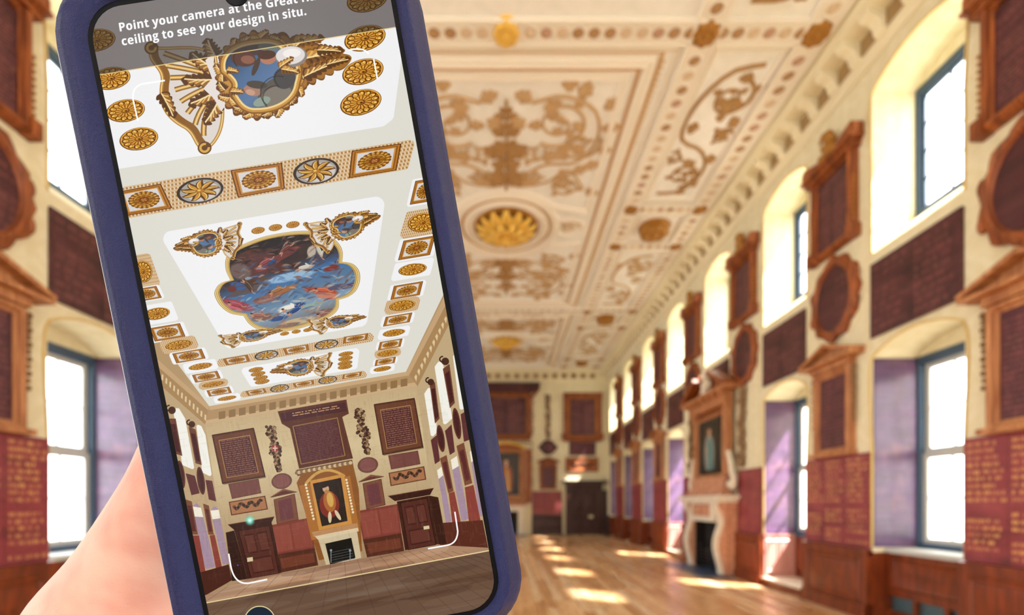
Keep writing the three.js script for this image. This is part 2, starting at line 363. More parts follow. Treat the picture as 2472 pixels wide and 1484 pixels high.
// ---- cornice with modillions ----
{
  const prof = [[0, 7.56], [0.05, 7.57], [0.07, 7.64], [0.1, 7.66], [0.1, 7.72], [0.12, 7.95], [0.4, 7.96], [0.41, 8.0], [0.46, 8.03], [0.48, 8.1]];
  const strip = (len) => { const s = new THREE.Shape([[0, 7.56], ...prof.slice(1), [0, 8.1]].map(([o, y]) => new THREE.Vector2(o, y))); return new THREE.ExtrudeGeometry(s, { depth: len, bevelEnabled: false }).rotateY(-Math.PI / 2).translate(len / 2, 0, 0); };
  const brs = new THREE.Shape(); brs.moveTo(0.09, 7.7); brs.quadraticCurveTo(0.16, 7.69, 0.17, 7.77); brs.quadraticCurveTo(0.19, 7.86, 0.3, 7.87); brs.quadraticCurveTo(0.37, 7.89, 0.36, 7.965); brs.lineTo(0.09, 7.965);
  const bracket = prep(new THREE.ExtrudeGeometry(brs, { depth: 0.13, bevelEnabled: true, bevelSize: 0.012, bevelThickness: 0.012, bevelSegments: 2 }).translate(0, 0, -0.065).rotateY(-Math.PI / 2));
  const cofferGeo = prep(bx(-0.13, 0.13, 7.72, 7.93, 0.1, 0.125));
  const put = (side, len, along, from, to, step) => {
    const g = base('trim_' + ++trimNo, 'structure'); onWall(g, side, along, 0);
    mesh('cornice_moulding', strip(len), M.cornice, g);
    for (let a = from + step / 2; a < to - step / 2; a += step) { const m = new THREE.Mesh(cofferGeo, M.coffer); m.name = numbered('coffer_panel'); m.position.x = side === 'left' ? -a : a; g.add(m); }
    for (let a = from; a < to; a += step) { const m = new THREE.Mesh(bracket, M.cornice); m.name = numbered('modillion'); m.position.x = side === 'left' ? -a : a; g.add(m); }
  };
  const L = BACK - FAR, mid = (BACK + FAR) / 2;
  put('right', L, mid, -L / 2 + 0.55, L / 2 - 0.2, 0.43); put('left', L, mid, -L / 2 + 0.55, L / 2 - 0.2, 0.43);
  put('far', 2 * HW, 0, -HW + 0.62, HW - 0.5, 0.467);
}

// ---- ceiling: slab, guilloche ribs, mouldings, scrollwork ----
// ceiling children are drawn in a plane: local x = world x, local y = world z, local z = down into the room
const ceiling = base('ceiling', 'structure');
{
  const slab = mesh('ceiling_slab', bx(-HW - WALL_T, HW + WALL_T, CEIL, CEIL + 0.3, FAR - 0.4, BACK + 0.4), M.ceiling, ceiling);
  const plane = new THREE.Group();
  const down = (g) => g.rotateX(Math.PI / 2).translate(0, CEIL, 0);
  const add = (name, geos, mat) => mesh(name, [].concat(geos).map((g) => down(prep(g))), mat, ceiling);
  const IN = 2.75, OUT = 4.27, RW = 0.2;                     // rib centre lines and half width
  const cross = [3.6, 6.35, 10.18, 11.65, 15.6, 17.05, 20.8, 21.96];
  const wide = new Set([6.35, 15.6 - 0.001, 3.6]);
  // ribs
  const ribs = [], rib = (x0, x1, y0, y1) => ribs.push(plate(rect(x0, x1, y0, y1), -0.01, 0.05, 0.012));
  const edge = (x0, x1, y0, y1) => ribs.push(bx(x0, x1, y0, y1, 0.04, 0.075));
  for (const x of [-OUT, -IN, IN, OUT]) { rib(x - RW, x + RW, FAR + 0.35, BACK - 0.35); for (const s of [-1, 1]) edge(x + s * RW * 0.9 - 0.02, x + s * RW * 0.9 + 0.02, FAR + 0.35, BACK - 0.35); }
  for (const z of cross) {
    const full = z === 6.35 || z === 15.6 || z === 3.6;
    for (const [a, b] of full ? [[-OUT, OUT]] : [[-OUT, -IN], [IN, OUT]]) { rib(a, b, -z - RW * 0.85, -z + RW * 0.85); for (const s of [-1, 1]) edge(a, b, -z + s * RW * 0.8 - 0.015, -z + s * RW * 0.8 + 0.015); }
  }
  add('rib', ribs, M.ceilingTrim);
  // roundels in the ribs
  const boss = down(prep(new THREE.LatheGeometry([[0, 0.075], [0.03, 0.07], [0.05, 0.055], [0.082, 0.05], [0.09, 0.04]].map(([a, b]) => new THREE.Vector2(a, b)), 16).rotateX(Math.PI / 2)));
  const tor = prep(new THREE.TorusGeometry(0.098, 0.016, 5, 16).translate(0, 0, 0.055)), tors = [], hidden = [];
  const bm = [M.bossBrown, M.bossPale, M.bossRose, M.bossBrown, M.bossPale];
  const roundel = (x, y) => {
    tors.push(tor.clone().translate(x, y, 0));
    const seen = x > -0.95 && y < -5.9 && y > -17.2;
    if (seen) { const o = new THREE.Mesh(boss, bm[Math.floor(rnd() * 5)]); o.name = numbered('roundel'); o.position.set(x, 0, y); ceiling.add(o); }
    else hidden.push(boss.clone().translate(x, 0, y));
  };
  for (const x of [-OUT, -IN, IN, OUT]) for (let z = FAR + 0.55; z < -2.5; z += 0.24) if (!cross.some((c) => Math.abs(-c - z) < 0.22)) roundel(x, z);
  for (const z of cross) {
    const full = z === 6.35 || z === 15.6 || z === 3.6;
    for (const [a, b] of full ? [[-OUT, -IN], [-IN, IN], [IN, OUT]] : [[-OUT, -IN], [IN, OUT]]) {
      const n = Math.round((b - a - 0.4) / 0.225), st = (b - a - 0.44) / n;
      for (let k = 0; k <= n; k++) { const x = a + 0.22 + k * st; if (!(z === 6.35 && Math.abs(x) < 0.16)) roundel(x, -z); }
    }
  }
  const rings = mesh('roundel_rings', tors.map((g) => down(g)), M.ceilingTrim, ceiling); rings.userData.kind = 'stuff';
  const far = mesh('roundels_beyond', hidden, M.bossBrown, ceiling); far.userData.kind = 'stuff';
  // gilt rosettes where ribs cross
  const petals = []; for (let k = 0; k < 8; k++) { const t = k / 8 * Math.PI * 2; petals.push(ball(0.075, Math.cos(t) * 0.11, Math.sin(t) * 0.11, 0.07, 1, 1, 0.6, 6)); }
  petals.push(new THREE.LatheGeometry([[0, 0.13], [0.04, 0.12], [0.06, 0.09], [0.15, 0.07], [0.2, 0.0]].map(([a, b]) => new THREE.Vector2(a, b)), 16).rotateX(Math.PI / 2));
  const ros = down(merge(petals));
  const rosette = (x, z, s = 1, m = M.giltDark) => { const o = new THREE.Mesh(ros, m); o.name = numbered('rosette'); o.position.set(x, CEIL * (1 - s), -z); o.scale.setScalar(s); ceiling.add(o); };
  for (const z of cross) for (const x of [IN, OUT]) rosette(x, z, z === 6.35 ? 1 : 0.85);
  rosette(0, 6.35, 1, M.gilt);
  for (const [z, s] of [[10.93, 1.9], [16.3, 1.7], [21.4, 1.5]]) rosette((IN + OUT) / 2, z, s);
  // nested mouldings of the main compartments
  const mould = (x, y0, y1, w, h) => sweep(rect(-x, x, y0, y1), [[-w, 0], [-w * 0.5, h], [0, h * 0.5], [w * 0.4, h * 0.9], [w, 0]]);
  const circleCut = (cx, cy, r, h = 0.06) => sweep(ring(cx, cy, r, r, 56), [[-0.09, 0], [-0.05, h], [0, h * 0.5], [0.03, h], [0.08, 0]]);
  const fields = [[6.6, 15.35, 10.93, 1.18], [15.85, 22.2, 18.5, 0.75]];
  const lines = [], fil = [];
  for (const [n, f, c, r] of fields) {
    lines.push(mould(2.12, -f + 0.2, -n - 0.2, 0.09, 0.07), mould(2.47, -f + 0.02, -n - 0.02, 0.03, 0.03));
    // the two halves of the inner field stop short of the band that carries the round
    for (const [a, b] of [[n + 0.46, c - r * 0.55], [c + r * 0.55, f - 0.46]]) {
      const bow = (s) => { const out = []; const near = s > 0; for (let k = 0; k <= 14; k++) { const t = Math.PI * k / 14; out.push(P2((near ? 1 : -1) * Math.cos(t) * (r + 0.12), (near ? 1 : -1) * Math.sin(t) * (r + 0.12))); } return out.filter((p) => Math.abs(p.y) >= r * 0.55).map((p) => P2(p.x, p.y - c)); };
      const nearHalf = b < c, path = nearHalf ? [P2(-1.8, -b), ...bow(1).reverse(), P2(1.8, -b), P2(1.8, -a), P2(-1.8, -a)] : [P2(-1.8, -b), P2(1.8, -b), P2(1.8, -a), ...bow(-1).reverse(), P2(-1.8, -a)];
      lines.push(sweep(path, [[-0.05, 0], [-0.02, 0.045], [0.02, 0.025], [0.05, 0.05], [0.08, 0]]));
    }
    lines.push(circleCut(0, -c, r), circleCut(0, -c, r * 0.78, 0.05));
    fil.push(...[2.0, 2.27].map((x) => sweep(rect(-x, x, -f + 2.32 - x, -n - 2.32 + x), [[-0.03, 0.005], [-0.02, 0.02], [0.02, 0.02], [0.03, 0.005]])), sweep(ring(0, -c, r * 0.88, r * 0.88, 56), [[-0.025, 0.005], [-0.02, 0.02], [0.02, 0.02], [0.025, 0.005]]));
    for (const s of [-1, 1]) lines.push(sweep(ring(s * 1.5, -c, 0.36, 0.3, 28), [[-0.05, 0], [0, 0.04], [0.05, 0]]));
  }
  for (const [n, f] of [[6.55, 9.98], [10.38, 11.45], [11.85, 15.4], [15.8, 16.85], [17.25, 20.6], [21.0, 21.76]]) for (const s of [-1, 1]) {
    const w = (OUT - IN) / 2 - RW, cx = s * (IN + OUT) / 2;
    lines.push(sweep(rect(cx - w + 0.06, cx + w - 0.06, -f + 0.06, -n - 0.06), [[-0.04, 0], [0, 0.05], [0.04, 0.02]]));
  }
  add('panel_moulding', lines, M.ceilingTrim);
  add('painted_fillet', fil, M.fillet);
  // a row of small beads along the central field
  const beads = []; for (const s of [-1, 1]) for (let z = -15.2; z < -6.8; z += 0.1) beads.push(ball(0.028, s * 2.32, z, 0.01, 1, 1, 1, 4));
  add('bead_row', beads, M.bossPale).userData.kind = 'stuff';
  // scrollwork in relief
  const spiral = (cx, cy, r, a0, turns, dir, thick = 0.03) => {
    const pts = []; for (let k = 0; k <= 22; k++) { const t = k / 22, rad = r * (1 - 0.82 * t), a = a0 + dir * turns * Math.PI * 2 * t; pts.push([cx + Math.cos(a) * rad, cy + Math.sin(a) * rad, 0.012]); }
    const out = [tube(pts, thick, 36, 5, (t) => 1.1 - 0.5 * t)];
    for (let k = 1; k < 9; k++) { const p = pts[Math.floor(k * 22 / 9)], q = pts[Math.floor(k * 22 / 9) - 1], a = Math.atan2(p[1] - q[1], p[0] - q[0]) + (k % 2 ? -dir : dir * 0.7) * 1.7, L = r * rr(0.32, 0.5) * (1.1 - k / 14); out.push(leaf(p[0], p[1], a, L)); }
    out.push(ball(r * 0.16, pts[22][0], pts[22][1], 0.01, 1, 1, 0.4, 6)); return out;
  };
  const leaf = (x, y, a, L0) => { const L = L0 * 1.25;                            // a lobed acanthus leaf
    const out = [], c = Math.cos(a), s = Math.sin(a);
    for (const [u, v, r] of [[0.3, 0, 0.3], [0.7, 0, 0.26], [1.0, 0.05, 0.18], [0.5, 0.3, 0.2], [0.5, -0.3, 0.2], [0.85, 0.24, 0.14], [0.85, -0.22, 0.14]]) out.push(ball(L * r, x + L * (u * c - v * s), y + L * (u * s + v * c), 0.008, 1, 1, 0.35, 5));
    return merge(out);
  };
  const stem = (pts, r = 0.022) => tube(pts.map(([x, y]) => [x, y, 0.012]), r, 20, 5);
  const quarter = (c, away, deep) => {                     // one quarter of an inner field: away = +1 nearer the camera
    const Y = (d) => -c + away * d, out = [];
    out.push(...spiral(0.92, Y(3.0 * deep), 0.52, -2.2 * away, 1.6, away, 0.034), ...spiral(1.32, Y(2.55 * deep), 0.4, 0.4, 1.3, -away, 0.03));
    out.push(...spiral(1.25, Y(1.45 * deep), 0.36, 1.2 * away, 1.4, away, 0.028), ...spiral(0.48, Y(2.35 * deep), 0.26, 0.5, 1.2, -away, 0.024));
    out.push(...spiral(0.55, Y(1.72 * deep), 0.24, 2.4 * away, 1.1, away, 0.024));
    out.push(stem([[0.05, Y(1.5 * deep)], [0.35, Y(1.75 * deep)], [0.75, Y(2.05 * deep)], [1.3, Y(2.1 * deep)], [1.62, Y(2.6 * deep)], [1.5, Y(3.25 * deep)], [0.9, Y(3.55 * deep)], [0.42, Y(3.42 * deep)]], 0.03));
    out.push(stem([[0.2, Y(1.42 * deep)], [0.8, Y(1.55 * deep)], [1.2, Y(1.9 * deep)], [1.58, Y(1.4 * deep)]]));
    for (const [x, d, a] of [[0.42, 3.45, 2.6], [1.62, 3.3, 0.7], [1.5, 2.0, 0.2], [0.75, 2.1, 1.2], [1.66, 1.35, -0.6], [1.0, 3.62, 1.6], [0.3, 2.9, 2.2], [0.28, 1.62, -0.4], [0.62, 3.3, 0.4], [1.2, 3.5, 1.2], [1.66, 2.9, 0.1], [1.45, 2.35, 2.6], [0.9, 2.2, 0.7], [1.1, 1.55, 1.4], [0.6, 1.45, 2.2], [1.3, 1.85, 0.4]]) out.push(leaf(x, Y(d * deep), a * away, 0.22));
    return merge(out);
  };
  const centre = (c, away, deep) => {                      // candelabrum up the middle of the field
    const Y = (d) => -c + away * d, out = [stem([[0, Y(1.3 * deep)], [0.01, Y(2.4 * deep)], [0, Y(3.5 * deep)]], 0.026)];
    for (const [d, w] of [[1.5, 0.34], [1.95, 0.2], [2.25, 0.3], [2.75, 0.18], [3.1, 0.13]]) for (const s of [-1, 1]) { out.push(leaf(s * 0.03, Y(d * deep), away * (Math.PI / 2) - s * 1.0, w)); out.push(leaf(s * 0.03, Y((d + 0.12) * deep), away * (Math.PI / 2) - s * 0.5, w * 0.7)); }
    return merge(out);
  };
  for (const [c, deep] of [[10.93, 1.0], [18.5, 0.72]]) for (const away of [1, -1]) {
    const q = quarter(c, away, deep);
    for (const s of [1, -1]) add('scrollwork', s < 0 ? mirrorX(q) : q.clone(), M.relief);
    add('scrollwork', centre(c, away, deep), M.reliefDark);
    for (const s of [1, -1]) if (away > 0) add('wreath', [...spiral(s * 1.5, -c, 0.24, 0, 1.2, 1, 0.025), ...spiral(s * 1.5, -c, 0.16, 3, 0.8, -1, 0.02)], M.bossPale);
  }
  const vine = (n, f) => {                                 // S-scroll for the long side panels
    const out = [], L = f - n, Y = (t) => -n - t * L, cx = (IN + OUT) / 2;
    out.push(stem([[cx + 0.34, Y(0.06)], [cx - 0.1, Y(0.1)], [cx - 0.42, Y(0.3)], [cx - 0.36, Y(0.5)], [cx + 0.1, Y(0.58)], [cx + 0.34, Y(0.72)], [cx + 0.1, Y(0.92)], [cx - 0.34, Y(0.94)]], 0.034));
    out.push(...spiral(cx + 0.1, Y(0.24), 0.36, 1.2, 1.4, -1), ...spiral(cx - 0.02, Y(0.78), 0.34, -1.4, 1.4, 1), ...spiral(cx + 0.32, Y(0.48), 0.2, 0, 1.2, 1, 0.024), ...spiral(cx - 0.36, Y(0.64), 0.17, 2, 1.1, -1, 0.022));
    for (let k = 0; k < 12; k++) out.push(leaf(cx + rr(-0.45, 0.45), Y(rr(0.06, 0.95)), rr(0, 6), rr(0.13, 0.2)));
    return merge(out);
  };
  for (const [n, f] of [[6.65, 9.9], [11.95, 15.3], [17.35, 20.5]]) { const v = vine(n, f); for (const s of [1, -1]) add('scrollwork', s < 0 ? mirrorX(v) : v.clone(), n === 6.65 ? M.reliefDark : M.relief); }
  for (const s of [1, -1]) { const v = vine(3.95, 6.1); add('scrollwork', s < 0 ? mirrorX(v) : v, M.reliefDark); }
  add('scrollwork', [...spiral(0.5, -5.3, 0.45, 0, 1.4, 1), ...spiral(-0.5, -5.3, 0.45, 3.14, 1.4, -1), ...spiral(1.5, -5.3, 0.42, 1, 1.4, 1), ...spiral(-1.5, -5.3, 0.42, 2, 1.4, -1)], M.reliefDark);
}
// gilded acanthus bosses hanging in the rounds
function giltBoss(z, r, label) {
  const g = base('gilded_boss'); g.position.set(0, CEIL, z);
  const leafGeo = (len, w, drop) => {                      // one curled leaf with a raised rib
    const pos = [], N = 10, Mx = 4;
    const at = (i, j) => { const t = i / N, s = (j / Mx - 0.5) * 2, hw = w * Math.sin(Math.PI * Math.min(1, 0.12 + t * 0.8)) * (1 + 0.12 * Math.sin(t * 26)); return [s * hw, -0.04 - drop * Math.sin(Math.PI * (0.1 + 0.75 * t)) + 0.05 * s * s + (t > 0.9 ? 0.05 : 0), 0.08 + t * len]; };
    for (let i = 0; i < N; i++) for (let j = 0; j < Mx; j++) { const a = at(i, j), b = at(i, j + 1), c = at(i + 1, j + 1), d = at(i + 1, j); pos.push(...a, ...b, ...c, ...a, ...c, ...d); }
    const q = new THREE.BufferGeometry(); q.setAttribute('position', new THREE.Float32BufferAttribute(pos, 3)); q.computeVertexNormals(); return prep(toCreasedNormals(q, 1));
  };
  mesh('dish', new THREE.LatheGeometry([[0.02, -0.2], [r * 0.5, -0.1], [r * 0.95, -0.03], [r, -0.05], [r * 1.04, 0]].map(([a, b]) => new THREE.Vector2(a, b)), 40), M.giltDark, g);
  const L1 = leafGeo(r * 0.86, r * 0.2, 0.16), L2 = leafGeo(r * 0.5, r * 0.15, 0.22);
  for (let k = 0; k < 14; k++) { const o = new THREE.Mesh(L1, M.gilt); o.name = numbered('leaf'); o.rotation.y = k / 14 * Math.PI * 2; g.add(o); }
  for (let k = 0; k < 9; k++) { const o = new THREE.Mesh(L2, M.gilt); o.name = numbered('leaf'); o.rotation.y = (k + 0.5) / 9 * Math.PI * 2; o.position.y = -0.05; g.add(o); }
  mesh('knob', new THREE.LatheGeometry([[0.0, -0.42], [0.05, -0.4], [0.08, -0.34], [0.05, -0.28], [0.09, -0.24], [0.12, -0.15], [0.1, -0.05]].map(([a, b]) => new THREE.Vector2(a, b)), 16), M.gilt, g);
  tag(g, label, 'ceiling boss');
}
giltBoss(-10.93, 0.74, 'large gilded acanthus boss in the nearer round of the cream ceiling');
giltBoss(-18.5, 0.6, 'gilded boss in the farther round of the ceiling, near the end wall');

// ---- outside: paving and blocks added to keep sun off some lower windows ----
structure('ground', [bx(-40, -HW - WALL_T, -0.6, -0.5, -60, 30), bx(HW + WALL_T, 40, -0.6, -0.5, -60, 30)], std({ color: '#b9b4a8', roughness: 0.9 }));
const outStone = std({ color: '#d8d4c8', roughness: 0.9 });
function sunBlocker(z0, z1) {
  const g = base('wall_outside', 'structure');
  mesh('facade', bx(7.6, 10, -0.5, 6.5, z1, z0), outStone, g); mesh('parapet', bx(7.5, 10, 6.5, 6.62, z1, z0), outStone, g);
  for (let z = z0 - 0.8; z > z1 + 0.6; z -= 1.5) for (const y of [0.6, 3.4]) mesh('outside_window', [bx(7.56, 7.61, y, y + 1.7, z - 0.42, z + 0.42)], std({ color: '#9fb4b8', roughness: 0.2 }), g);
}
sunBlocker(-3.7, -6.2); sunBlocker(-14.4, -24);

// ================= boards, plaques and portraits on the walls =================
const face = (w, h, z, t = 0.02) => box(w, h, t, 0, h / 2, z - t / 2);   // a lettered slab keeps 0..1 uv
const ogee = (w, d) => [[0, 0.02], [0.0, d * 0.55], [w * 0.25, d * 0.6], [w * 0.35, d * 0.9], [w * 0.6, d], [w * 0.85, d * 0.8], [w, d * 0.55], [w, 0]];
const scrollPiece = (x0, y0, dir, h, z) => tube([[x0, y0, z], [x0 + dir * h * 0.4, y0 + h * 0.25, z], [x0 + dir * h * 0.75, y0 + h * 0.7, z], [x0 + dir * h * 0.62, y0 + h, z], [x0 + dir * h * 0.45, y0 + h * 0.85, z], [x0 + dir * h * 0.55, y0 + h * 0.72, z]], h * 0.11, 26, 6);
function crest(s, z) {                                     // carved bust of leaves on top of a board
  return [ball(0.085 * s, 0, 0.34 * s, z, 0.9, 1.15, 0.9), ball(0.11 * s, 0, 0.16 * s, z, 1, 1.1, 0.7), ball(0.05 * s, -0.1 * s, 0.24 * s, z), ball(0.05 * s, 0.1 * s, 0.24 * s, z), ball(0.07 * s, -0.13 * s, 0.08 * s, z), ball(0.07 * s, 0.13 * s, 0.08 * s, z), tube([[-0.02 * s, 0.4 * s, z], [-0.12 * s, 0.46 * s, z], [-0.19 * s, 0.36 * s, z]], 0.024 * s, 12, 5)];
}
// tall framed board with broken pediment: the upper row
function upperBoard() {
  const g = new THREE.Group(), H = 1.24, W = 0.9;
  mesh('board', face(W - 0.24, H - 0.18, 0.06).translate(0, 0.1, 0), M.wineTall, g, true);
  mesh('frame', sweep(rect(-W / 2 + 0.13, W / 2 - 0.13, 0.12, H - 0.04), ogee(0.13, 0.13)), M.oak, g);
  const corners = []; for (const s of [-1, 1]) corners.push(bx(s * 0.44 - 0.055, s * 0.44 + 0.055, -0.02, 0.16, 0, 0.15));
  each('corner_block', corners, M.oak, g);
  const studs = []; for (const s of [-1, 1]) for (let k = 0; k < 9; k++) studs.push(ball(0.024, s * 0.462, 0.24 + k * 0.075, 0.08, 0.8, 1, 1, 5));
  stuff('carved_border', studs, M.giltDark, g);
  mesh('entablature', [bx(-0.5, 0.5, H, H + 0.1, 0, 0.15), bx(-0.56, 0.56, H + 0.1, H + 0.14, 0, 0.2), bx(-0.53, 0.53, H + 0.07, H + 0.1, 0, 0.175)], M.oak, g);
  const wing = (s) => plate((s > 0 ? [P2(0.56, 0), P2(0.56, 0.14), P2(0.5, 0.2), P2(0.2, 0.1), P2(0.16, 0)] : [P2(-0.56, 0), P2(-0.16, 0), P2(-0.2, 0.1), P2(-0.5, 0.2), P2(-0.56, 0.14)]), 0.02, 0.17, 0.012).translate(0, H + 0.14, 0);
  each('pediment_half', [1, -1].map((s) => merge([wing(s), scrollPiece(s * 0.2, H + 0.15, -s, 0.13, 0.12)])), M.oak, g);
  mesh('carved_crest', crest(1, 0.12).map((q) => prep(q).translate(0, H + 0.16, 0)), M.giltDark, g);
  return g;
}
function ovalBoard() {
  const g = new THREE.Group(), cy = 0.645;
  mesh('board', plate(ring(0, cy, 0.37, 0.5, 36), 0.0, 0.05), M.wineDark, g);
  mesh('frame', sweep(ring(0, cy, 0.35, 0.48, 44, 0.0), (m, i) => { const k = 1 + 0.22 * Math.cos(i / 44 * Math.PI * 2 * 11); return [[0, 0.045], [0.02, 0.09], [0.05, 0.1], [0.08, 0.09], [0.13 * k, 0.07], [0.14 * k, 0.0]]; }), M.oak, g);
  const t = []; for (const [s, y] of [[1, cy + 0.56], [-1, cy - 0.56]]) t.push(ball(0.1, 0, y, 0.05, 1.3, 0.8, 0.6), ball(0.06, -0.13, y - s * 0.03, 0.05, 1, 1, 0.7), ball(0.06, 0.13, y - s * 0.03, 0.05, 1, 1, 0.7), ball(0.055, 0, y + s * 0.06, 0.06, 1, 1, 0.7));
  for (const s of [-1, 1]) t.push(ball(0.07, s * 0.45, cy + 0.18, 0.05, 0.7, 1.4, 0.7), ball(0.07, s * 0.45, cy - 0.2, 0.05, 0.7, 1.4, 0.7));
  stuff('carved_leaves', t, M.oak, g);
  return g;
}
function pedimentBoard(W = 0.8, H = 1.4, eave = 1.12, mat = M.paleOak) {
  const g = new THREE.Group();
  mesh('board', face(W - 0.24, H - 0.3, 0.05).translate(0, 0.12, 0), M.wine, g, true);
  mesh('frame', sweep(rect(-W / 2 + 0.12, W / 2 - 0.12, 0.13, H - 0.2), ogee(0.12, 0.12)), mat, g);
  mesh('plinth', [bx(-W / 2 - 0.03, W / 2 + 0.03, -0.0, 0.06, 0, 0.15)], mat, g);
  mesh('entablature', [bx(-W / 2, W / 2, H - 0.1, H, 0, 0.13), bx(-eave / 2, eave / 2, H, H + 0.045, 0, 0.22)], mat, g);
  const e = eave / 2, top = H + 0.045, ap = top + 0.23;
  mesh('pediment', [plate([P2(-e, top), P2(e, top), P2(e, top + 0.03), P2(0, ap), P2(-e, top + 0.03)], 0, 0.09), ...[-1, 1].map((s) => { const q = box(Math.hypot(e, ap - top - 0.03) + 0.03, 0.05, 0.22); return q.rotateZ(s * -Math.atan2(ap - top - 0.03, e)).translate(s * e / 2, (top + ap) / 2 + 0.015, 0.11); })], mat, g);
  const br = []; for (const s of [-1, 1]) for (let k = 0; k < 11; k++) br.push(ball(0.04 - k * 0.0012, s * (W / 2 + 0.035 - 0.012 * (k % 2)), H - 0.16 - k * 0.075, 0.06, 0.8, 1, 1, 5));
  stuff('carved_drop', br, M.carving, g);
  return g;
}
const splitBoard = (w, h, cols, mat) => {                  // thin painted boards side by side
  const g = new THREE.Group();
  for (let c = 0; c < cols; c++) {
    const o = box(w / cols - 0.006, h, 0.035, -w / 2 + (c + 0.5) * w / cols, h / 2, 0.0175 + 0.002 * (c % 2)), uv = o.attributes.uv;
    for (let i = 0; i < uv.count; i++) uv.setX(i, (c + uv.getX(i)) / cols);
    mesh('board', o, mat, g, true);
  }
  return g;
};
const lowBoard = (mat) => splitBoard(PERIOD - OPEN - 0.03, 1.32, 2, mat);
const bayBoard = (mat) => splitBoard(OPEN - 0.01, 1.0, 2, mat);
function carvedDrop(h, gold) {
  const g = new THREE.Group(), a = [], b = [], n = Math.round(h / 0.085);
  for (let k = 0; k < n; k++) {
    const t = k / (n - 1), y = h * (1 - t), w = (0.5 + 0.5 * Math.abs(Math.cos(t * 7.2))) * 0.16 * (1 - 0.35 * t);
    for (let j = 0; j < 4; j++) (j % 2 ? a : b).push(ball(rr(0.035, 0.055), rr(-w, w), y + rr(-0.03, 0.03), rr(0.03, 0.08), 1, rr(1, 1.6), 0.8, 5));
    if (k % 5 === 2) a.push(ball(0.09, 0, y, 0.06, 1.1, 0.9, 0.7, 7));
  }
  stuff('carved_fruit', a, gold ? M.giltDark : M.carving, g); stuff('carved_leaves', b, M.carving, g);
  return g;
}
const protos = { upper: upperBoard(), oval: ovalBoard(), ped: pedimentBoard(), lowNarrow: splitBoard(0.93, 1.32, 2, M.redDim), low: lowBoard(M.red), lowDim: lowBoard(M.redDim), bay: bayBoard(M.wineDark), drop: carvedDrop(1.5, false) };
function hang(kind, name, side, along, y, label, category, group) {
  const g = base(name), src = protos[kind];
  for (const c of src.children) { const k = c.clone(); k.name = numbered(c.name.replace(/_\d{3}$/, '')); g.add(k); }
  onWall(g, side, along, y); tag(g, label, category, group); return g;
}
// counting the piers of the right wall from the one cut by the photograph's edge
const ORD = ['cut by the right edge', 'on the first whole pier', 'on the pier just before the chimneypiece', 'on the pier just past the chimneypiece', 'on the second pier past the chimneypiece', 'on the third pier past the chimneypiece', 'on the pier nearest the end wall'];
const BORD = { 1: 'of the nearest bay', 2: 'of the second bay', 3: 'above the chimneypiece', 4: 'of the fourth bay', 5: 'of the fifth bay', 6: 'of the sixth bay', 7: 'of the last bay' };
for (let i = 0; i <= 6; i++) {
  const z = pierMid(i), o = ORD[i];
  hang('upper', 'framed_honours_board', 'right', z, 5.39, 'tall framed board with carved crest ' + o, 'honours board', 'upper framed boards of the right wall');
  hang('oval', 'oval_plaque', 'right', z, 4.03, 'oval maroon plaque in carved frame ' + o, 'plaque', 'oval plaques of the right wall');
  if (i !== 2 && i !== 3) hang('ped', 'pediment_board', 'right', z, 2.29, 'pale oak board with pediment ' + o, 'honours board', 'pediment boards of the right wall');
  else hang('drop', 'carved_drop', 'right', bayMid(3) + (i === 2 ? 1.25 : -1.42), 2.42, i === 2 ? 'carved fruit drop hanging on the near side of the robed portrait' : 'carved fruit drop hanging on the far side of the robed portrait', 'carving');
  hang(i === 1 || i === 0 ? 'low' : i === 2 || i === 3 ? 'lowNarrow' : 'lowDim', 'inscribed_board', 'right', i === 2 ? z + 0.2 : i === 3 ? z - 0.2 : z, 0.965, 'red gilt-lettered boards above the dado ' + o, 'honours board', 'red boards of the right wall');
}
for (let i = 1; i <= 7; i++) hang('bay', 'window_honours_board', 'right', bayMid(i), 3.83, 'pair of dark maroon boards under the upper window ' + BORD[i], 'honours board', 'boards under the upper windows');
hang('upper', 'framed_honours_board', 'left', pierMid(0), 5.39, 'dark framed honours board at the top of the left edge', 'honours board');
hang('oval', 'oval_plaque', 'left', pierMid(0), 4.03, 'oval carved plaque on the left edge below the framed board', 'plaque');
hang('ped', 'pediment_board', 'left', pierMid(0), 2.29, 'oak board with triangular pediment on the left edge', 'honours board');
hang('low', 'inscribed_board', 'left', pierMid(0), 0.965, 'red boards with gilt lettering low on the left edge', 'honours board');
hang('bay', 'window_honours_board', 'left', bayMid(1), 3.83, 'dark maroon boards between the two windows left of the phone', 'honours board');

// painted lining on the deep sides of the lower window bays
for (const [side, i] of [['right', 1], ['right', 2], ['right', 4], ['right', 5], ['right', 6], ['right', 7], ['left', 1]]) {
  const h = LOW_SPRING - SILL - 0.03, o = base('reveal_board'), q = box(0.57, h, 0.02, -0.3, h / 2, 0.01);
  mesh('board', q, M.reveal, o, true);
  o.position.set(side === 'right' ? HW + 0.6 : -HW, SILL + 0.01, bayNear(i) - OPEN);
  tag(o, side === 'left' ? 'mauve lettered board lining the window bay left of the phone' : 'mauve painted board lining the deep side ' + BORD[i], 'board', side === 'right' ? 'boards lining the window bays' : undefined);
}

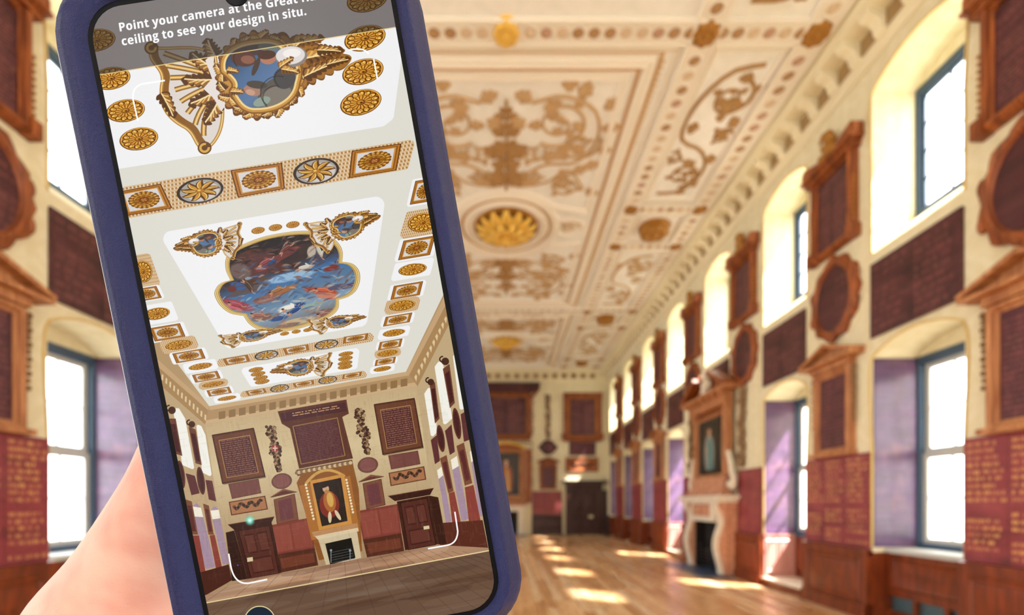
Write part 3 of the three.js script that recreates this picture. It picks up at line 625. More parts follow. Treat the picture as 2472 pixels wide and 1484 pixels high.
// ---- chimneypiece with portrait on the right wall ----
const portraitTex = (gown, accent, bg) => canvasTex(320, 480, (x, w, h) => {
  x.fillStyle = bg; x.fillRect(0, 0, w, h);
  const r = x.createRadialGradient(w * 0.5, h * 0.35, 20, w * 0.5, h * 0.4, h * 0.6); r.addColorStop(0, 'rgba(90,70,40,0.5)'); r.addColorStop(1, 'rgba(10,8,6,0.6)'); x.fillStyle = r; x.fillRect(0, 0, w, h);
  x.fillStyle = gown; x.beginPath(); x.moveTo(w * 0.38, h * 0.3); x.bezierCurveTo(w * 0.2, h * 0.5, w * 0.3, h * 0.8, w * 0.34, h * 0.93); x.lineTo(w * 0.7, h * 0.93); x.bezierCurveTo(w * 0.72, h * 0.7, w * 0.8, h * 0.45, w * 0.6, h * 0.3); x.fill();
  x.fillStyle = accent; x.beginPath(); x.moveTo(w * 0.5, h * 0.32); x.bezierCurveTo(w * 0.68, h * 0.5, w * 0.6, h * 0.7, w * 0.66, h * 0.92); x.lineTo(w * 0.48, h * 0.92); x.bezierCurveTo(w * 0.56, h * 0.7, w * 0.44, h * 0.5, w * 0.5, h * 0.32); x.fill();
  x.fillStyle = '#c99a78'; x.beginPath(); x.ellipse(w * 0.5, h * 0.22, w * 0.075, h * 0.065, 0, 0, 7); x.fill(); x.beginPath(); x.ellipse(w * 0.36, h * 0.55, w * 0.04, h * 0.025, 0.4, 0, 7); x.fill();
  x.fillStyle = '#3a2818'; x.beginPath(); x.ellipse(w * 0.5, h * 0.175, w * 0.085, h * 0.04, 0, Math.PI, 0); x.fill();
  x.fillStyle = '#e8dcc0'; x.fillRect(w * 0.46, h * 0.285, w * 0.08, h * 0.03);
});
{
  const zc = bayMid(3);
  const f = base('chimneypiece'); onWall(f, 'right', zc, 0);
  const prof = (dz) => { const s = new THREE.Shape(); s.moveTo(0, 0); s.lineTo(0.28 + dz, 0); s.bezierCurveTo(0.26 + dz, 0.25, 0.42 + dz, 0.45, 0.38 + dz, 0.75); s.bezierCurveTo(0.34 + dz, 1.0, 0.26 + dz, 1.05, 0.28 + dz, 1.25); s.bezierCurveTo(0.3 + dz, 1.42, 0.4 + dz, 1.4, 0.4 + dz, 1.6); s.lineTo(0, 1.6); return s; };
  const ext = (sh, w) => new THREE.ExtrudeGeometry(sh, { depth: w, bevelEnabled: false, curveSegments: 12 }).rotateY(-Math.PI / 2).translate(w / 2, 0, 0);
  for (const s of [-1, 1]) {
    mesh('jamb', ext(prof(0), 0.4).translate(s * 0.84, 0, 0), M.stone, f);
    mesh('jamb_facing', ext(prof(0.05), 0.2).translate(s * 0.83, 0, 0), M.marble, f);
  }
  mesh('lintel', [bx(-0.66, 0.66, 1.2, 1.62, 0, 0.36), bx(-0.66, 0.66, 1.16, 1.22, 0.1, 0.4)], M.marble, f);
  mesh('tablet', [bx(-0.42, 0.42, 1.28, 1.56, 0.34, 0.4), ball(0.1, 0, 1.42, 0.4, 1.6, 1, 0.4), ball(0.06, -0.24, 1.42, 0.4, 1.4, 1, 0.4), ball(0.06, 0.24, 1.42, 0.4, 1.4, 1, 0.4)], M.stone, f);
  mesh('mantel_shelf', [bx(-1.18, 1.18, 1.68, 1.75, 0.04, 0.5), bx(-1.1, 1.1, 1.6, 1.68, 0.04, 0.44)], M.marble, f);
  mesh('firebox', [bx(-0.66, 0.66, 0, 1.2, 0.01, 0.03), bx(-0.66, -0.6, 0, 1.2, 0.03, 0.24), bx(0.6, 0.66, 0, 1.2, 0.03, 0.24)], M.black, f);
  mesh('hearth', bx(-1.15, 1.15, 0.0, 0.03, 0, 0.85), M.slate, f);
  tag(f, 'pale marble chimneypiece with serpentine jambs below the robed portrait', 'fireplace');
  const gr = (name, o2, z, w) => { const bars = []; for (let k = 0; k < 5; k++) bars.push(bx(-w, w, 0.14 + k * 0.08, 0.155 + k * 0.08, z - 0.01, z + 0.01)); each('grate_bar', bars, M.iron, o2); each('andiron', [-w, w].map((x) => merge([bx(x - 0.015, x + 0.015, 0.03, 0.56, z - 0.02, z + 0.02), ball(0.035, x, 0.59, z), bx(x - 0.015, x + 0.015, 0.03, 0.06, z - 0.15, z + 0.06)])), M.iron, o2); mesh('fire_basket', [bx(-w, w, 0.1, 0.13, z - 0.14, z), bx(-w, w, 0.1, 0.5, z - 0.15, z - 0.135)], M.iron, o2); };
  const g1 = base('fire_grate'); onWall(g1, 'right', zc, 0); gr('right', g1, 0.22, 0.38); tag(g1, 'iron fire grate in the marble chimneypiece on the right', 'grate');

  const o = base('overmantel'); onWall(o, 'right', zc, 1.76, 0.08);
  mesh('plinth', [bx(-0.95, 0.95, 0, 0.14, 0, 0.24), bx(-0.85, 0.85, 0.14, 0.42, 0, 0.18)], M.stone, o);
  mesh('portrait_frame', sweep(rect(-0.585, 0.585, 0.51, 1.8), ogee(0.11, 0.1)), M.paleOak, o);
  mesh('back_board', bx(-0.66, 0.66, 0.0, 2.0, -0.07, 0.03), M.oak, o);
  for (const s of [-1, 1]) mesh('pilaster', [bx(s * 0.82 - 0.1, s * 0.82 + 0.1, 0.42, 2.0, 0, 0.1), bx(s * 0.82 - 0.13, s * 0.82 + 0.13, 1.88, 2.0, 0, 0.14)], M.paleOak, o);
  for (const s of [-1, 1]) mesh('side_scroll', [tube([[s * 0.9, 0.95, 0.08], [s * 1.0, 0.75, 0.08], [s * 1.06, 0.5, 0.08], [s * 1.16, 0.3, 0.08], [s * 1.08, 0.16, 0.08], [s * 0.98, 0.22, 0.08]], 0.06, 24, 7), ball(0.08, s * 1.0, 0.24, 0.08)], M.marble, o);
  mesh('entablature', [bx(-0.95, 0.95, 2.0, 2.28, 0, 0.2), bx(-1.2, 1.2, 2.28, 2.36, 0, 0.34), ...Array.from({ length: 7 }, (_, k) => bx(-0.9 + k * 0.3 - 0.05, -0.9 + k * 0.3 + 0.05, 2.2, 2.28, 0.2, 0.3))], M.paleOak, o);
  const rake = (s) => box(0.92, 0.1, 0.34).rotateZ(-s * 0.5).translate(s * 0.78, 2.6, 0.17);
  each('pediment_half', [1, -1].map((s) => merge([rake(s), scrollPiece(s * 0.4, 2.7, -s, 0.2, 0.22)])), M.oak, o); mesh('tympanum', plate([P2(-1.1, 2.36), P2(1.1, 2.36), P2(0.4, 2.72), P2(-0.4, 2.72)], 0, 0.06), M.oak, o);
  mesh('bust', [ball(0.12, 0, 2.86, 0.18, 0.9, 1.15, 0.95, 10), ball(0.17, 0, 2.62, 0.16, 1.1, 0.8, 0.7, 10), bx(-0.1, 0.1, 2.36, 2.54, 0.06, 0.26), ball(0.06, 0, 2.73, 0.17)], M.marble, o);
  tag(o, 'tall oak overmantel with broken pediment and bust over the right chimneypiece', 'overmantel');
  const p = base('portrait'); onWall(p, 'right', zc, 2.28, 0.15);
  mesh('canvas', face(1.16, 1.27, 0.03), boardMat(portraitTex('#8a8f88', '#1f7f86', '#1c1a14'), 0.4), p, true);
  tag(p, 'dark portrait of a standing figure in pale and teal robes over the mantel', 'painting');
}

// ---- the far wall ----
{
  // central board with lettered crown
  const c = base('crowned_honours_board'); onWall(c, 'far', 0, 4.7);
  mesh('board', face(2.0, 1.9, 0.09).translate(0, 0.2, 0), M.wineTall, c, true);
  mesh('frame', sweep(rect(-1.0, 1.0, 0.22, 2.1), ogee(0.24, 0.2)), M.oak, c);
  mesh('gilt_slip', sweep(rect(-0.985, 0.985, 0.235, 2.085), [[0, 0.1], [0.02, 0.13], [0.04, 0.1]]), M.giltDark, c);
  mesh('crown_board', [plate([P2(-1.3, 2.32), P2(1.3, 2.32), P2(1.62, 2.44), P2(1.64, 2.72), P2(-1.64, 2.72), P2(-1.62, 2.44)], 0, 0.2, 0.02), bx(-1.68, 1.68, 2.68, 2.76, 0, 0.26)], M.wineDark, c);
  const lump = []; for (const s of [-1, 1]) { for (let k = 0; k < 9; k++) lump.push(ball(0.07, s * (1.28 + 0.03 * Math.sin(k * 2)), 0.3 + k * 0.22, 0.08, 0.7, 1.4, 0.8, 6)); for (let k = 0; k < 5; k++) lump.push(ball(0.08, s * (1.32 + k * 0.07), 2.15 + k * 0.09, 0.1, 1, 1, 0.8, 6)); }
  for (let k = 0; k < 13; k++) lump.push(ball(0.06, -1.5 + k * 0.25, 2.78, 0.12, 1.5, 0.8, 0.8, 6));
  stuff('carved_border', lump, M.oak, c);
  tag(c, 'great crowned maroon honours board at the top centre of the end wall', 'honours board');

  const o = base('portrait_surround'); onWall(o, 'far', 0, 1.58);
  mesh('back_board', bx(-1.2, 1.2, 0, 2.55, 0, 0.08), M.paleOak, o);
  mesh('portrait_frame', sweep(rect(-0.66, 0.66, 0.36, 2.48), ogee(0.16, 0.2)), M.paleOak, o);
  for (const s of [-1, 1]) mesh('pilaster', [bx(s * 1.1 - 0.14, s * 1.1 + 0.14, 0.0, 2.62, 0.02, 0.2), bx(s * 1.1 - 0.17, s * 1.1 + 0.17, 2.5, 2.62, 0.02, 0.24)], M.oak, o);
  const arch = [[-1.0, 2.6], [-0.75, 2.78], [-0.4, 2.9], [0, 2.95], [0.4, 2.9], [0.75, 2.78], [1.0, 2.6]].map(([x, y]) => [x, y, 0.16]);
  mesh('gilt_arch', tube(arch, 0.06, 30, 8), M.gilt, o);
  mesh('arch_field', plate([P2(-1.0, 2.6), P2(1.0, 2.6), ...arch.slice().reverse().map(([x, y]) => P2(x, y))], 0, 0.1), M.oak, o);
  const cl = []; for (let k = 0; k < 15; k++) cl.push(ball(0.06, -1.22 + k * 0.175, 2.98 + 0.03 * Math.sin(k * 2.2), 0.08, 1.3, 0.9, 0.8, 6));
  for (const s of [-1, 1]) for (let k = 0; k < 12; k++) cl.push(ball(0.05, s * (1.27 + 0.02 * Math.sin(k * 1.9)), 0.9 + k * 0.18, 0.06, 0.8, 1.4, 0.8, 5));
  stuff('carved_border', cl, M.carving, o);
  for (const s of [-1, 1]) stuff('bead_drop', Array.from({ length: 13 }, (_, k) => ball(0.045, s * 0.98, 0.75 + k * 0.14, 0.16, 1, 1, 1, 6)), M.marble, o);
  mesh('sill', [bx(-0.95, 0.95, 0.14, 0.24, 0, 0.3), bx(-0.85, 0.85, 0.24, 0.34, 0, 0.22)], M.paleOak, o);
  tag(o, 'golden oak portrait surround with gilt arch in the middle of the end wall', 'overmantel');
  const p = base('portrait'); onWall(p, 'far', 0, 1.96, 0.09);
  mesh('canvas', face(1.3, 2.08, 0.03), boardMat(portraitTex('#9a4a24', '#c79a52', '#241812'), 0.4), p, true);
  tag(p, 'portrait of a standing figure in red and gold under the gilt arch', 'painting');

  const f = base('fireplace'); onWall(f, 'far', 0, 0);
  mesh('surround', sweep([P2(-0.58, 0), P2(0.58, 0), P2(0.58, 1.15), P2(-0.58, 1.15)], [[0, 0.05], [0, 0.24], [0.06, 0.26], [0.12, 0.22], [0.26, 0.22], [0.32, 0.24], [0.34, 0.2], [0.34, 0]]), M.marble, f);
  mesh('mantel_shelf', [bx(-1.0, 1.0, 1.49, 1.57, 0, 0.36), bx(-0.95, 0.95, 1.43, 1.49, 0, 0.3)], M.stone, f);
  mesh('firebox', bx(-0.58, 0.58, 0, 1.15, 0.01, 0.03), M.black, f);
  mesh('hearth', bx(-0.95, 0.95, 0, 0.03, 0, 0.5), M.slate, f);
  tag(f, 'plain pale stone fireplace at the foot of the end wall', 'fireplace');
  const g1 = base('fire_grate'); onWall(g1, 'far', 0, 0);
  const bars = []; for (let k = 0; k < 5; k++) bars.push(bx(-0.4, 0.4, 0.16 + k * 0.09, 0.175 + k * 0.09, 0.15, 0.17)); each('grate_bar', bars, M.iron, g1);
  each('andiron', [-0.42, 0.42].map((x) => merge([bx(x - 0.02, x + 0.02, 0.03, 0.6, 0.13, 0.17), ball(0.04, x, 0.64, 0.15)])), M.iron, g1);
  tag(g1, 'iron grate in the pale stone fireplace of the end wall', 'grate');

  protos.farDrop = carvedDrop(2.1, false);
  hang('farDrop', 'carved_drop', 'far', 2.07, 4.78, 'long carved fruit drop between the two great boards of the end wall', 'carving');
  const ov = base('oval_plaque'); onWall(ov, 'far', 2.07, 3.96);
  mesh('board', plate(ring(0, 0.36, 0.33, 0.31, 30), 0, 0.06, 0.015), M.wine, ov); mesh('frame', sweep(ring(0, 0.36, 0.32, 0.3, 30), [[0, 0.05], [0.03, 0.09], [0.07, 0.05], [0.07, 0]]), M.wineDark, ov);
  for (const s of [-1, 1]) mesh('ear', plate(rect(s * 0.41 - 0.05, s * 0.41 + 0.05, 0.26, 0.46), 0, 0.05, 0.01), M.wineDark, ov);
  tag(ov, 'small oval red plaque with side ears on the end wall', 'plaque');
  protos.farPed = pedimentBoard(0.8, 1.3, 1.06, M.oak);
  hang('farPed', 'pediment_board', 'far', 2.07, 2.24, 'oak board with triangular pediment between fireplace and door on the end wall', 'honours board');
  const fb = base('framed_honours_board'); onWall(fb, 'far', 3.78, 4.68);
  mesh('board', face(1.26, 1.86, 0.07).translate(0, 0.2, 0), M.wineTall, fb, true);
  mesh('frame', sweep(rect(-0.62, 0.62, 0.22, 2.04), ogee(0.3, 0.16)), M.oak, fb);
  mesh('gilt_slip', sweep(rect(-0.6, 0.6, 0.24, 2.02), [[0, 0.08], [0.02, 0.11], [0.04, 0.08]]), M.giltDark, fb);
  each('corner_block', [-1, 1].flatMap((s) => [bx(s * 0.95 - 0.08, s * 0.95 + 0.08, 0.0, 0.34, 0, 0.14), bx(s * 0.9 - 0.06, s * 0.9 + 0.06, 1.95, 2.32, 0, 0.18)]), M.oak, fb);
  stuff('carved_border', [-1, 1].flatMap((s) => Array.from({ length: 8 }, (_, k) => ball(0.06, s * 0.93, 0.5 + k * 0.19, 0.06, 0.6, 1.4, 0.8, 6))), M.oak, fb);
  tag(fb, 'large heavy framed maroon board above the door in the end wall', 'honours board');
  const sp = base('plain_board'); onWall(sp, 'far', 3.77, 3.92); splitBoard(1.32, 0.66, 2, M.wine).children.slice().forEach((k) => sp.add(k));
  tag(sp, 'low unframed maroon board directly under the heavy framed one', 'honours board');
  const cp = base('framed_carving'); onWall(cp, 'far', 3.75, 3.12);
  mesh('panel', bx(-0.74, 0.74, 0.06, 0.62, 0, 0.04), std({ color: '#b0673a', roughness: 0.6 }), cp);
  mesh('frame', sweep(rect(-0.73, 0.73, 0.07, 0.61), ogee(0.08, 0.09)), M.oak, cp);
  const sw = []; for (let k = 0; k < 26; k++) { const t = k / 25 * 2 - 1; sw.push(ball(rr(0.04, 0.075), t * 0.6, 0.42 - 0.14 * Math.sin((t + 1) * Math.PI) ** 2 + rr(-0.03, 0.03), 0.06, 1, 1, 0.6, 6)); }
  stuff('swag', sw, M.dark, cp);
  tag(cp, 'small framed panel with a dark carved swag just over the door', 'carving');
  for (const s of [1]) { protos.farLow = splitBoard(1.48, 1.16, 2, M.redDim); hang('farLow', 'inscribed_board', 'far', s * 2.02, 0.99, 'dull red boards between the stone fireplace and the dark door', 'honours board'); }

  // door in its case
  const d = base('door_1', 'structure'); onWall(d, 'far', 3.86, 0);
  mesh('door_case', [bx(-0.92, -0.66, 0, 2.4, 0, 0.16), bx(0.62, 0.88, 0, 2.4, 0, 0.16), bx(-0.92, 0.88, 2.2, 2.5, 0, 0.18), bx(-1.02, 1.0, 2.5, 2.56, 0, 0.3), bx(-1.1, 1.08, 2.56, 2.66, 0, 0.38), bx(0.88, 1.14, 0, 2.2, 0, 0.08)], M.dark, d);
  const leafP = mesh('door_leaf', bx(-0.66, 0.62, 0, 2.2, 0.01, 0.06), M.dark, d);
  for (const [x0, x1, y0, y1] of [[-0.52, -0.08, 0.2, 0.8], [0.04, 0.48, 0.2, 0.8], [-0.52, -0.08, 1.05, 2.0], [0.04, 0.48, 1.05, 2.0]]) mesh('door_panel', sweep(rect(x0, x1, y0, y1), [[-0.2, 0.085], [-0.06, 0.085], [-0.03, 0.07], [0, 0.08], [0.03, 0.06]]), M.dark, leafP);
  mesh('lock_plate', [bx(0.22, 0.44, 0.82, 0.96, 0.06, 0.1), ball(0.035, 0.34, 0.89, 0.12)], M.brass, d);
}
// the matching pieces of the left half of the hall, which the phone hides in the photograph
for (let i = 1; i <= 5; i++) {
  const z = pierMid(i), w = 'on the left wall of the hall, hidden behind the phone', gp = (k) => k + ' of the left wall behind the phone';
  hang('upper', 'framed_honours_board', 'left', z, 5.39, 'tall framed board ' + w, 'honours board', gp('framed boards'));
  hang('oval', 'oval_plaque', 'left', z, 4.03, 'oval maroon plaque ' + w, 'plaque', gp('oval plaques'));
  hang('ped', 'pediment_board', 'left', z, 2.29, 'pale oak board with pediment ' + w, 'honours board', gp('pediment boards'));
  hang('lowDim', 'inscribed_board', 'left', z, 0.965, 'dull red boards ' + w, 'honours board', gp('red boards'));
  hang('bay', 'window_honours_board', 'left', bayMid(i + 1), 3.83, 'pair of maroon boards under a window ' + w, 'honours board', gp('window boards'));
}
hang('farDrop', 'carved_drop', 'far', -2.07, 4.78, 'long carved fruit drop on the left half of the end wall behind the phone', 'carving');
hang('farPed', 'pediment_board', 'far', -2.07, 2.24, 'oak pediment board on the left half of the end wall behind the phone', 'honours board');
hang('farLow', 'inscribed_board', 'far', -2.02, 0.99, 'dull red boards on the left half of the end wall behind the phone', 'honours board');
for (const o of scene.children.filter((q) => q.position.z === FAR && q.position.x > 2 && ['framed_honours_board', 'plain_board', 'framed_carving', 'oval_plaque', 'door'].some((n) => q.name.startsWith(n)))) {
  const m = copyOf(o); m.position.x = -o.position.x; m.userData = { ...o.userData };
  if (o.name.startsWith('door')) m.name = 'door_2';
  if (o.userData.label) m.userData.label = { framed: 'large framed maroon board on the left half of the end wall behind the phone', plain_: 'low unframed board on the left half of the end wall behind the phone', oval_p: 'small oval red plaque on the left half of the end wall behind the phone' }[o.name.slice(0, 6)] ?? '';
  if (o.name.startsWith('framed_carving')) m.userData.label = 'small framed carved swag on the left half of the end wall behind the phone';
}

// ================= the phone and the hand =================
const SW = 0.0718, SH = 0.15846;                           // screen width and height
const phonePose = new THREE.Matrix4().makeBasis(new THREE.Vector3(0.98452, 0.17418, -0.01959), new THREE.Vector3(-0.17339, 0.98416, 0.03687), new THREE.Vector3(0.02571, -0.0329, 0.99913)).setPosition(-0.05093, 1.64547, -0.11371);
const pose = (o) => { phonePose.decompose(o.position, o.quaternion, o.scale); o.scale.set(1, 1, 1); return o; };

// ---- what the phone shows: painted in photograph-measured units, turned into screen pixels ----
const CW = 928, CH = 2048;
const H = [1.22844719, -0.24833105, -250.53718662, 0.18403952, 1.20312508, -68.54238642, -2.16874426e-5, -2.775800e-5];
const S = (x, y) => { const w = H[6] * x + H[7] * y + 1; return [(H[0] * x + H[1] * y + H[2]) / w, (H[3] * x + H[4] * y + H[5]) / w]; };
const screenTex = canvasTex(CW, CH, (c) => {
  const poly = (pts, fill, r = 0) => {
    const q = pts.map(([x, y]) => S(x, y)); c.beginPath();
    if (!r) q.forEach(([x, y], i) => (i ? c.lineTo(x, y) : c.moveTo(x, y)));
    else q.forEach((p, i) => { const n = q[(i + 1) % q.length], a = q[(i + q.length - 1) % q.length]; if (!i) c.moveTo((a[0] + p[0]) / 2, (a[1] + p[1]) / 2); c.arcTo(p[0], p[1], n[0], n[1], r); });
    c.closePath(); if (fill) { c.fillStyle = fill; c.fill(); }
  };
  const stroke = (pts, color, w) => { c.beginPath(); pts.forEach(([x, y], i) => { const p = S(x, y); i ? c.lineTo(...p) : c.moveTo(...p); }); c.strokeStyle = color; c.lineWidth = w; c.lineCap = 'butt'; c.lineJoin = 'round'; c.stroke(); };
  const local = (x, y, f, rot = 0) => { const o = S(x, y), a = S(x + 1, y), b = S(x, y + 1); c.save(); c.setTransform(a[0] - o[0], a[1] - o[1], b[0] - o[0], b[1] - o[1], o[0], o[1]); c.rotate(rot); f(); c.restore(); };
  const lerp2 = (q, u, v) => { const m = (a, b, t) => [a[0] + (b[0] - a[0]) * t, a[1] + (b[1] - a[1]) * t]; return m(m(q[0], q[1], u), m(q[3], q[2], u), v); };
  const sub = (q, u0, v0, u1, v1) => [lerp2(q, u0, v0), lerp2(q, u1, v0), lerp2(q, u1, v1), lerp2(q, u0, v1)];
  const TILT = -0.168;
  // --- gilt ornaments ---
  const rosette = (x, y, rx, ry, rot = TILT) => local(x, y, () => {
    c.scale(rx, ry);
    const g = c.createRadialGradient(-0.2, -0.3, 0.1, 0, 0, 1); g.addColorStop(0, '#d08a20'); g.addColorStop(0.7, '#bc7416'); g.addColorStop(0.92, '#a05c10'); g.addColorStop(1, '#3c1e06');
    c.fillStyle = g; c.beginPath(); c.arc(0, 0, 1, 0, 7); c.fill();
    c.lineWidth = 0.06; c.strokeStyle = '#f0b848'; c.beginPath(); c.arc(0.02, -0.02, 0.92, 0, 7); c.stroke();
    const N = 14;
    for (let k = 0; k < N; k++) { const t = k / N * Math.PI * 2; c.save(); c.rotate(t);
      c.strokeStyle = '#4a2306'; c.lineWidth = 0.05; c.beginPath(); c.ellipse(0.7, 0, 0.17, 0.13, 0, 0, 7); c.stroke();
      c.strokeStyle = '#f0bb52'; c.lineWidth = 0.05; c.beginPath(); c.ellipse(0.69, -0.012, 0.13, 0.09, 0, 0.6, 5.2); c.stroke();
      c.fillStyle = '#f4cd74'; c.beginPath(); c.ellipse(0.74, 0.0, 0.08, 0.05, 0, 0, 7); c.fill(); c.restore(); }
    for (let k = 0; k < 30; k++) { const t = (k + 0.5) / 30 * Math.PI * 2; c.strokeStyle = k % 2 ? '#f2c263' : '#512808'; c.lineWidth = 0.035; c.beginPath(); c.moveTo(Math.cos(t) * 0.24, Math.sin(t) * 0.24); c.lineTo(Math.cos(t) * 0.5, Math.sin(t) * 0.5); c.stroke(); }
    c.fillStyle = '#7a430c'; c.beginPath(); c.arc(0, 0, 0.22, 0, 7); c.fill(); c.fillStyle = '#c98a28'; c.beginPath(); c.arc(-0.02, -0.02, 0.15, 0, 7); c.fill(); c.fillStyle = '#55290a'; c.beginPath(); c.arc(0.02, 0.03, 0.07, 0, 7); c.fill();
  }, rot);
  const whorl = (x, y, rx, ry) => local(x, y, () => {
    c.scale(rx, ry); c.fillStyle = '#3a2c22'; c.beginPath(); c.arc(0, 0, 1, 0, 7); c.fill(); c.fillStyle = '#a8a09a'; c.beginPath(); c.arc(0.01, 0.02, 0.88, 0, 7); c.fill(); c.fillStyle = '#cfc6c0'; c.beginPath(); c.arc(0.1, 0.12, 0.72, 0, 7); c.fill();
    for (let k = 0; k < 9; k++) { c.save(); c.rotate(k / 9 * Math.PI * 2); c.fillStyle = '#5a3208'; c.beginPath(); c.moveTo(0, 0); c.bezierCurveTo(0.35, -0.34, 0.75, -0.3, 0.86, 0.06); c.bezierCurveTo(0.6, 0.0, 0.4, 0.28, 0, 0); c.fill(); c.fillStyle = '#c68e32'; c.beginPath(); c.moveTo(0.1, -0.03); c.bezierCurveTo(0.35, -0.26, 0.7, -0.22, 0.8, 0.0); c.bezierCurveTo(0.55, -0.08, 0.38, 0.12, 0.1, -0.03); c.fill(); c.strokeStyle = '#f3d078'; c.lineWidth = 0.04; c.beginPath(); c.moveTo(0.2, -0.08); c.quadraticCurveTo(0.5, -0.24, 0.76, -0.06); c.stroke(); c.restore(); }
    c.fillStyle = '#b5741c'; c.beginPath(); c.arc(0, 0, 0.16, 0, 7); c.fill(); c.fillStyle = '#eec467'; c.beginPath(); c.arc(-0.04, -0.04, 0.07, 0, 7); c.fill();
  }, TILT);
  const square = (q) => {
    poly(q, '#5e3410'); poly(sub(q, 0.025, 0.03, 0.975, 0.97), '#b9772c'); poly(sub(q, 0.06, 0.07, 0.94, 0.93), '#8a5218'); poly(sub(q, 0.09, 0.1, 0.91, 0.9), '#c98c3c'); poly(sub(q, 0.125, 0.14, 0.875, 0.86), '#d8d3d2');
    const o = lerp2(q, 0.5, 0.5), a = lerp2(q, 0.84, 0.5), b = lerp2(q, 0.5, 0.83), O = S(...o), A = S(...a), B = S(...b);
    c.save(); c.setTransform(A[0] - O[0], A[1] - O[1], B[0] - O[0], B[1] - O[1], O[0], O[1]);
    c.fillStyle = '#7a4812'; c.beginPath(); for (let k = 0; k <= 90; k++) { const t = k / 90 * Math.PI * 2, r = 0.96 + 0.07 * Math.abs(Math.sin(t * 9)); k ? c.lineTo(r * Math.cos(t), r * Math.sin(t)) : c.moveTo(r, 0); } c.fill();
    for (let k = 0; k < 18; k++) { c.save(); c.rotate(k / 18 * Math.PI * 2); c.fillStyle = '#c3872c'; c.beginPath(); c.ellipse(0.82, 0, 0.14, 0.1, 0, 0, 7); c.fill(); c.fillStyle = '#f0d08a'; c.beginPath(); c.arc(0.84, -0.03, 0.04, 0, 7); c.fill(); c.fillStyle = k % 2 ? '#a86f20' : '#8a5616'; c.beginPath(); c.ellipse(0.5, 0, 0.2, 0.085, 0, 0, 7); c.fill(); c.restore(); }
    c.strokeStyle = '#e2b358'; c.lineWidth = 0.05; c.beginPath(); c.arc(0, 0, 0.62, 0.3, 2.6); c.stroke(); c.beginPath(); c.arc(0, 0, 0.62, 3.4, 5.9); c.stroke();
    c.fillStyle = '#6e3610'; c.beginPath(); c.arc(0, 0, 0.32, 0, 7); c.fill(); c.fillStyle = '#94501c'; c.beginPath(); c.arc(0, 0, 0.24, 0, 7); c.fill(); for (const [x, y] of [[-0.1, -0.1], [0.1, -0.1], [0, 0], [-0.1, 0.1], [0.1, 0.1]]) { c.fillStyle = '#dfae70'; c.beginPath(); c.arc(x, y, 0.045, 0, 7); c.fill(); }
    c.restore();
  };
  const diaper = (q, nu, nv) => { poly(q, '#d6b486', 14); c.save(); poly(q, null, 14); c.clip();
    for (let i = 0; i < nu; i++) for (let j = 0; j < nv; j++) { const u = (i + 0.5) / nu, v = (j + 0.5) / nv, p = S(...lerp2(q, u, v)), e = S(...lerp2(q, u + 0.5 / nu, v)), d = S(...lerp2(q, u, v + 0.5 / nv)), w = Math.hypot(e[0] - p[0], e[1] - p[1]), h = Math.hypot(d[0] - p[0], d[1] - p[1]); c.fillStyle = '#a97a44'; c.beginPath(); c.ellipse(p[0], p[1], w * 0.55, h * 0.5, 0, 0, 7); c.fill(); c.fillStyle = '#e9dccb'; c.beginPath(); c.ellipse(e[0], e[1], w * 0.22, h * 0.7, 0, 0, 7); c.fill(); } c.restore(); };
    // one curled acanthus leaf of gilt plaster
  const acanthus = (x, y, a, L, W, dark) => { c.save(); c.translate(x, y); c.rotate(a); c.scale(L, W);
    c.fillStyle = dark ? '#5c340c' : '#7c4a14'; c.beginPath(); c.moveTo(0, -0.1); for (let k = 0; k < 5; k++) c.quadraticCurveTo(0.1 + k * 0.2, -0.75 + k * 0.06, 0.26 + k * 0.19, -0.42 + k * 0.09); c.quadraticCurveTo(1.12, 0.1, 0.92, 0.25); for (let k = 4; k >= 0; k--) c.quadraticCurveTo(0.2 + k * 0.18, 0.75 - k * 0.06, 0.04 + k * 0.17, 0.4 - k * 0.04); c.closePath(); c.fill();
    c.fillStyle = dark ? '#96622a' : '#c08a38'; c.beginPath(); c.moveTo(0.04, -0.08); for (let k = 0; k < 4; k++) c.quadraticCurveTo(0.14 + k * 0.2, -0.6 + k * 0.06, 0.28 + k * 0.19, -0.34 + k * 0.09); c.quadraticCurveTo(0.95, 0.02, 0.6, 0.08); c.quadraticCurveTo(0.3, 0.2, 0.04, -0.08); c.fill();
    c.lineWidth = 0.07; for (let k = 0; k < 4; k++) { c.strokeStyle = k % 2 ? '#f0d08c' : '#e0b056'; c.beginPath(); c.moveTo(0.08 + k * 0.16, 0); c.quadraticCurveTo(0.2 + k * 0.18, -0.12, 0.24 + k * 0.19, -0.34 + k * 0.07); c.stroke(); c.strokeStyle = '#50300c'; c.beginPath(); c.moveTo(0.1 + k * 0.16, 0.08); c.quadraticCurveTo(0.2 + k * 0.17, 0.2, 0.16 + k * 0.17, 0.4 - k * 0.04); c.stroke(); }
    c.strokeStyle = '#f6dfa6'; c.lineWidth = 0.09; c.beginPath(); c.moveTo(0.02, 0.02); c.quadraticCurveTo(0.5, -0.02, 0.95, 0.1); c.stroke(); c.restore(); };
